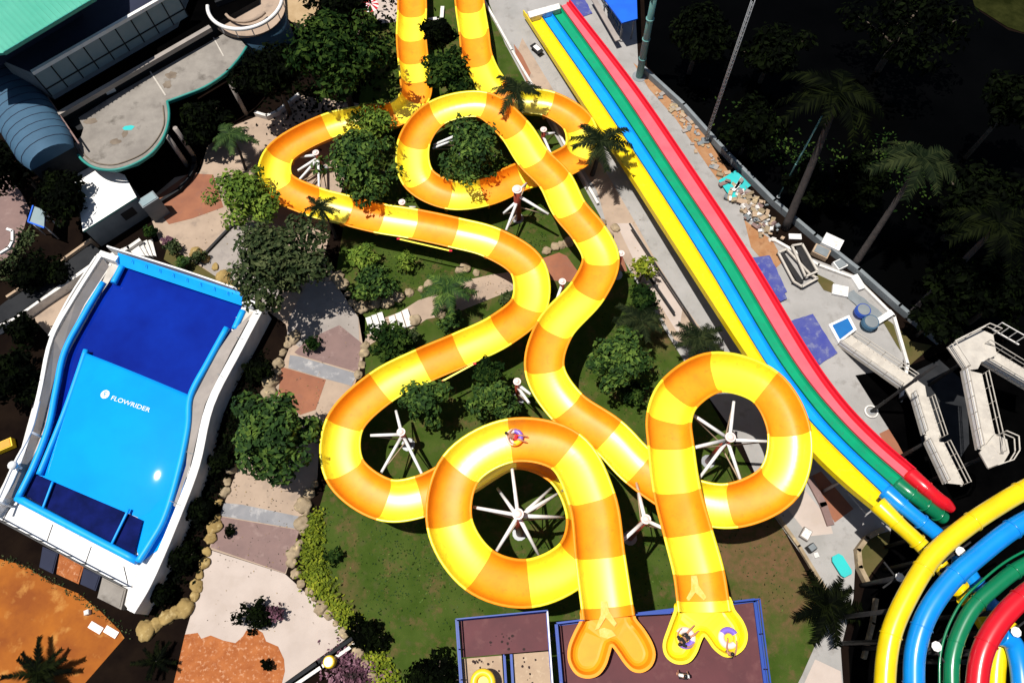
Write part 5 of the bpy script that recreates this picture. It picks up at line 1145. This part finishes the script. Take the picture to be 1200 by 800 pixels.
b.build('canopy', None, um); b = MB(); b.tube([(c.x, c.y, 0), c + Vector((0, 0, .35))], .03, 6, M['steel']); b.build('pole', None, um)
gsheet('pale_pavement', [(440,0),(468,-6),(470,26),(446,28),(438,18)], 3, M['paleslab'])
for (x, y, L_, a, lab) in ((508,22,1.0,.1,'white plank standing between the two straight chutes'), (518,14,1.5,1.5,'long white plank between the two straight chutes')):
    boxthing('white_plank', lab, 'plank', x, y, 0, (L_, .35, .3), a, 'offwhite')
# yellow rafts and buckets in the lower area
def ring(b, c, R0, r0, m_of, tilt=None, n=28, k=10):
    vs, fs = [], []
    q = tilt or Matrix.Identity(3)
    for i in range(n):
        a = 2 * math.pi * i / n
        for j in range(k):
            t = 2 * math.pi * j / k; vs.append(c + q @ Vector(((R0 + r0 * math.cos(t)) * math.cos(a), (R0 + r0 * math.cos(t)) * math.sin(a), r0 * math.sin(t))))
    for i in range(n):
        b.add([vs[i * k + j] for j in range(k)] + [vs[((i + 1) % n) * k + j] for j in range(k)], [(j, (j + 1) % k, k + (j + 1) % k, k + j) for j in range(k)], m_of(i / n), True)
def raft(label, px, py, z, rot, tilt=None, R0=.40, r0=.17):
    c = P(px, py, z + r0); root = thing('inner_tube_raft', label, 'raft', c - Vector((0, 0, r0)), 'purple and white rafts')
    b = MB(); ring(b, c, R0, r0, lambda t: M['purple'] if ((t + rot) % 1) < .34 else (M['palevinyl'] if ((t + rot) % 1) < .8 else M['yvinyl']), tilt); b.build('ring', None, root)
    b = MB(); b.tube([c - Vector((0, 0, r0 * .7)), c - Vector((0, 0, r0 * .6))], R0 - r0 * .5, 16, M['yvinyl']); b.build('floor', None, root); return c
ra = raft('purple and white raft with a rider on the high loop', 603, 512, 7.8, .1)
rb_ = raft('purple and white raft with a seated rider in the left launch lobe', 803, 747, 9.66, .42)
rc = raft('empty purple and white raft in the right launch lobe', 854, 747, 9.66, .95)
raft_y = thing('yellow_raft', 'yellow raft lying on the tan stair landing', 'raft', P(566, 797, 8.5)); b = MB(); c = P(566, 799, 8.75); ring(b, c, .5, .2, lambda t: M['yvinyl']); b.build('ring', None, raft_y); b = MB(); b.tube([c - Vector((0, 0, .12)), c - Vector((0, 0, .08))], .45, 16, M['yvinyl']); b.build('floor', None, raft_y)
yb = thing('yellow_barrel', 'yellow oval barrel by the dark low wall of the slab', 'barrel', P(387, 777, 0)); c = P(386, 775, .7); b = MB(); b.tube([(c.x, c.y, 0), (c.x, c.y, .3), (c.x, c.y, .8), (c.x, c.y, .95)], [.32, .4, .4, .3], 18, M['yvinyl']); b.build('body', None, yb); b = MB(); b.tube([(c.x, c.y, .95), (c.x, c.y, 1.02)], .26, 16, M['yellow']); b.build('lid', None, yb)
for (x, y, a, lab) in ((112,735,-.5,'pale lavender mat at the rim of the orange court, upper one'), (130,740,-.5,'pale lavender mat at the rim of the orange court, lower one')):
    boxthing('foam_mat', lab, 'mat', x, y, 0, (1.0,.45,.12), a, 'palevinyl', 'white')
boxthing('white_bucket','small white bucket on the rim of the orange court','bucket',101,717,0,(.32,.3,.35),.3,'white','offwhite')
boxthing('yellow_kerb_block','amber block at the left edge beside the pipe fence','block',4,521,0,(1.2,.7,.5),.4,'yvinyl','orange')

# ------------------------------------------------------------------ people
def skin_body(name, joints, edges, m, parent, sub=2):
    me = bpy.data.meshes.new(name); keys = list(joints); ix = {k: i for i, k in enumerate(keys)}
    me.from_pydata([joints[k][0] for k in keys], [(ix[a], ix[c]) for a, c in edges], []); o = bpy.data.objects.new(name, me); COL.objects.link(o)
    sm = o.modifiers.new('s', 'SKIN'); sm.use_smooth_shade = True; sd_ = o.modifiers.new('d', 'SUBSURF'); sd_.levels = sub; sd_.render_levels = sub
    for k in keys:
        r = joints[k][1]; r = r if isinstance(r, tuple) else (r, r); me.skin_vertices[0].data[ix[k]].radius = r
    me.skin_vertices[0].data[0].use_root = True
    bpy.context.view_layer.update(); dg = bpy.context.evaluated_depsgraph_get(); m2 = bpy.data.meshes.new_from_object(o.evaluated_get(dg)); bpy.data.objects.remove(o)
    m2.materials.clear(); m2.materials.append(m)
    for p in m2.polygons: p.use_smooth = True
    o = bpy.data.objects.new(name, m2); COL.objects.link(o); o.parent = parent; return o
def person(label, loc, rz, pose, shirt=None, shorts='cloth_black', cap=None, scale=1.0):
    root = thing('person', label, 'person', loc); root.rotation_euler = (0, 0, rz); root.scale = (scale,) * 3
    V = Vector
    if pose == 'sit':   # reclining in a raft, facing +x
        J = dict(pelvis=(V((0,0,.02)),(.15,.12)), waist=(V((-.13,0,.10)),(.14,.11)), chest=(V((-.30,0,.24)),(.17,.12)), neck=(V((-.43,0,.37)),.055), head=(V((-.47,0,.46)),.075), crown=(V((-.51,0,.58)),.085), nose=(V((-.395,0,.52)),.02))
        for s, n in ((1,'l'),(-1,'r')):
            J.update({n+'sh':(V((-.36,s*.19,.30)),.06), n+'el':(V((-.20,s*.42,.26)),.045), n+'wr':(V((.02,s*.47,.22)),.032), n+'pa':(V((.09,s*.47,.22)),(.04,.022)),
                      n+'hip':(V((.06,s*.10,.04)),.095), n+'kn':(V((.42,s*.16,.24)),.062), n+'an':(V((.74,s*.17,.13)),.042), n+'to':(V((.80,s*.18,.25)),.035)})
            for f in range(4): J[n+'f%d'%f] = (V((.16+.015*(f in (1,2)), s*(.47-.025+.018*f), .205-.004*f)), .010)
            J[n+'th'] = (V((.10, s*.425, .225)), .011)
    else:               # standing, facing +x
        J = dict(pelvis=(V((0,0,.95)),(.15,.12)), waist=(V((0,0,1.10)),(.14,.11)), chest=(V((.01,0,1.32)),(.17,.12)), neck=(V((0,0,1.50)),.055), head=(V((.02,0,1.58)),.075), crown=(V((.015,0,1.70)),.085), nose=(V((.12,0,1.63)),.02))
        fw = .25 if pose == 'reach' else 0
        for s, n in ((1,'l'),(-1,'r')):
            J.update({n+'sh':(V((0,s*.19,1.42)),.06), n+'el':(V((.06+fw,s*.25,1.15+fw*.5)),.045), n+'wr':(V((.18+2*fw,s*.24,.93+fw)),.032), n+'pa':(V((.22+2*fw,s*.24,.86+fw)),(.022,.04)),
                      n+'hip':(V((0,s*.10,.88)),.095), n+'kn':(V((.03,s*.11,.50)),.062), n+'an':(V((-.02,s*.12,.08)),.045), n+'to':(V((.15,s*.14,.035)),.035)})
            for f in range(4): J[n+'f%d'%f] = (V((.215+2*fw+.018*f, s*.235, .78+fw-.006*(f in (1,2)))), .010)
            J[n+'th'] = (V((.27+2*fw, s*.22, .84+fw)), .011)
    E = [('pelvis','waist'),('waist','chest'),('chest','neck'),('neck','head'),('head','crown'),('head','nose')]
    for n in 'lr':
        E += [('chest',n+'sh'),(n+'sh',n+'el'),(n+'el',n+'wr'),(n+'wr',n+'pa'),(n+'pa',n+'th'),('pelvis',n+'hip'),(n+'hip',n+'kn'),(n+'kn',n+'an'),(n+'an',n+'to')] + [(n+'pa',n+'f%d'%f) for f in range(4)]
    skin_body('body', J, E, M['skin'], root)
    def cloth(nm, keys, ed, grow, m):
        q = {k: (J[k][0], tuple(v + grow for v in (J[k][1] if isinstance(J[k][1], tuple) else (J[k][1],) * 2))) for k in keys}
        skin_body(nm, q, ed, M[m], root)
    if shirt:
        for n in 'lr': J[n+'slv'] = (J[n+'sh'][0].lerp(J[n+'el'][0], .7), .055)
        cloth('shirt', ['waist','chest','lsh','rsh','lslv','rslv'], [('waist','chest'),('chest','lsh'),('chest','rsh'),('lsh','lslv'),('rsh','rslv')], .035, shirt)
    for n in 'lr':
        J[n+'mid'] = (J[n+'hip'][0].lerp(J[n+'kn'][0], .6), .08)
    cloth('shorts', ['pelvis','lhip','rhip','lmid','rmid'], [('pelvis','lhip'),('pelvis','rhip'),('lhip','lmid'),('rhip','rmid')], .014, shorts)
    b = MB(); hc = J['crown'][0]; back = (-.02, 0, .01); b.blob(Vector(hc) + Vector(back), (.105, .098, .10), M[cap or 'hair'], 14, 8)
    me = b.build('hair' if not cap else 'cap'); me.parent = root
    return root
person('person in dark shorts reclining in the raft on the high loop', ra + Vector((0, 0, -.05)), R(-15), 'sit', None, 'cloth_red', scale=1.0)
person('person in black top seated in the raft in the left launch lobe', rb_ + Vector((0, 0, -.05)), R(35), 'sit', 'cloth_black', 'cloth_black')
person('person in white shirt standing on the maroon deck below the left launch lobe', P(796, 791, ZD), R(80), 'stand', 'cloth_white', 'cloth_black')
person('person with bare back leaning to the empty raft at the right launch lobe', P(849, 766, ZD), R(70), 'reach', None, 'cloth_black')
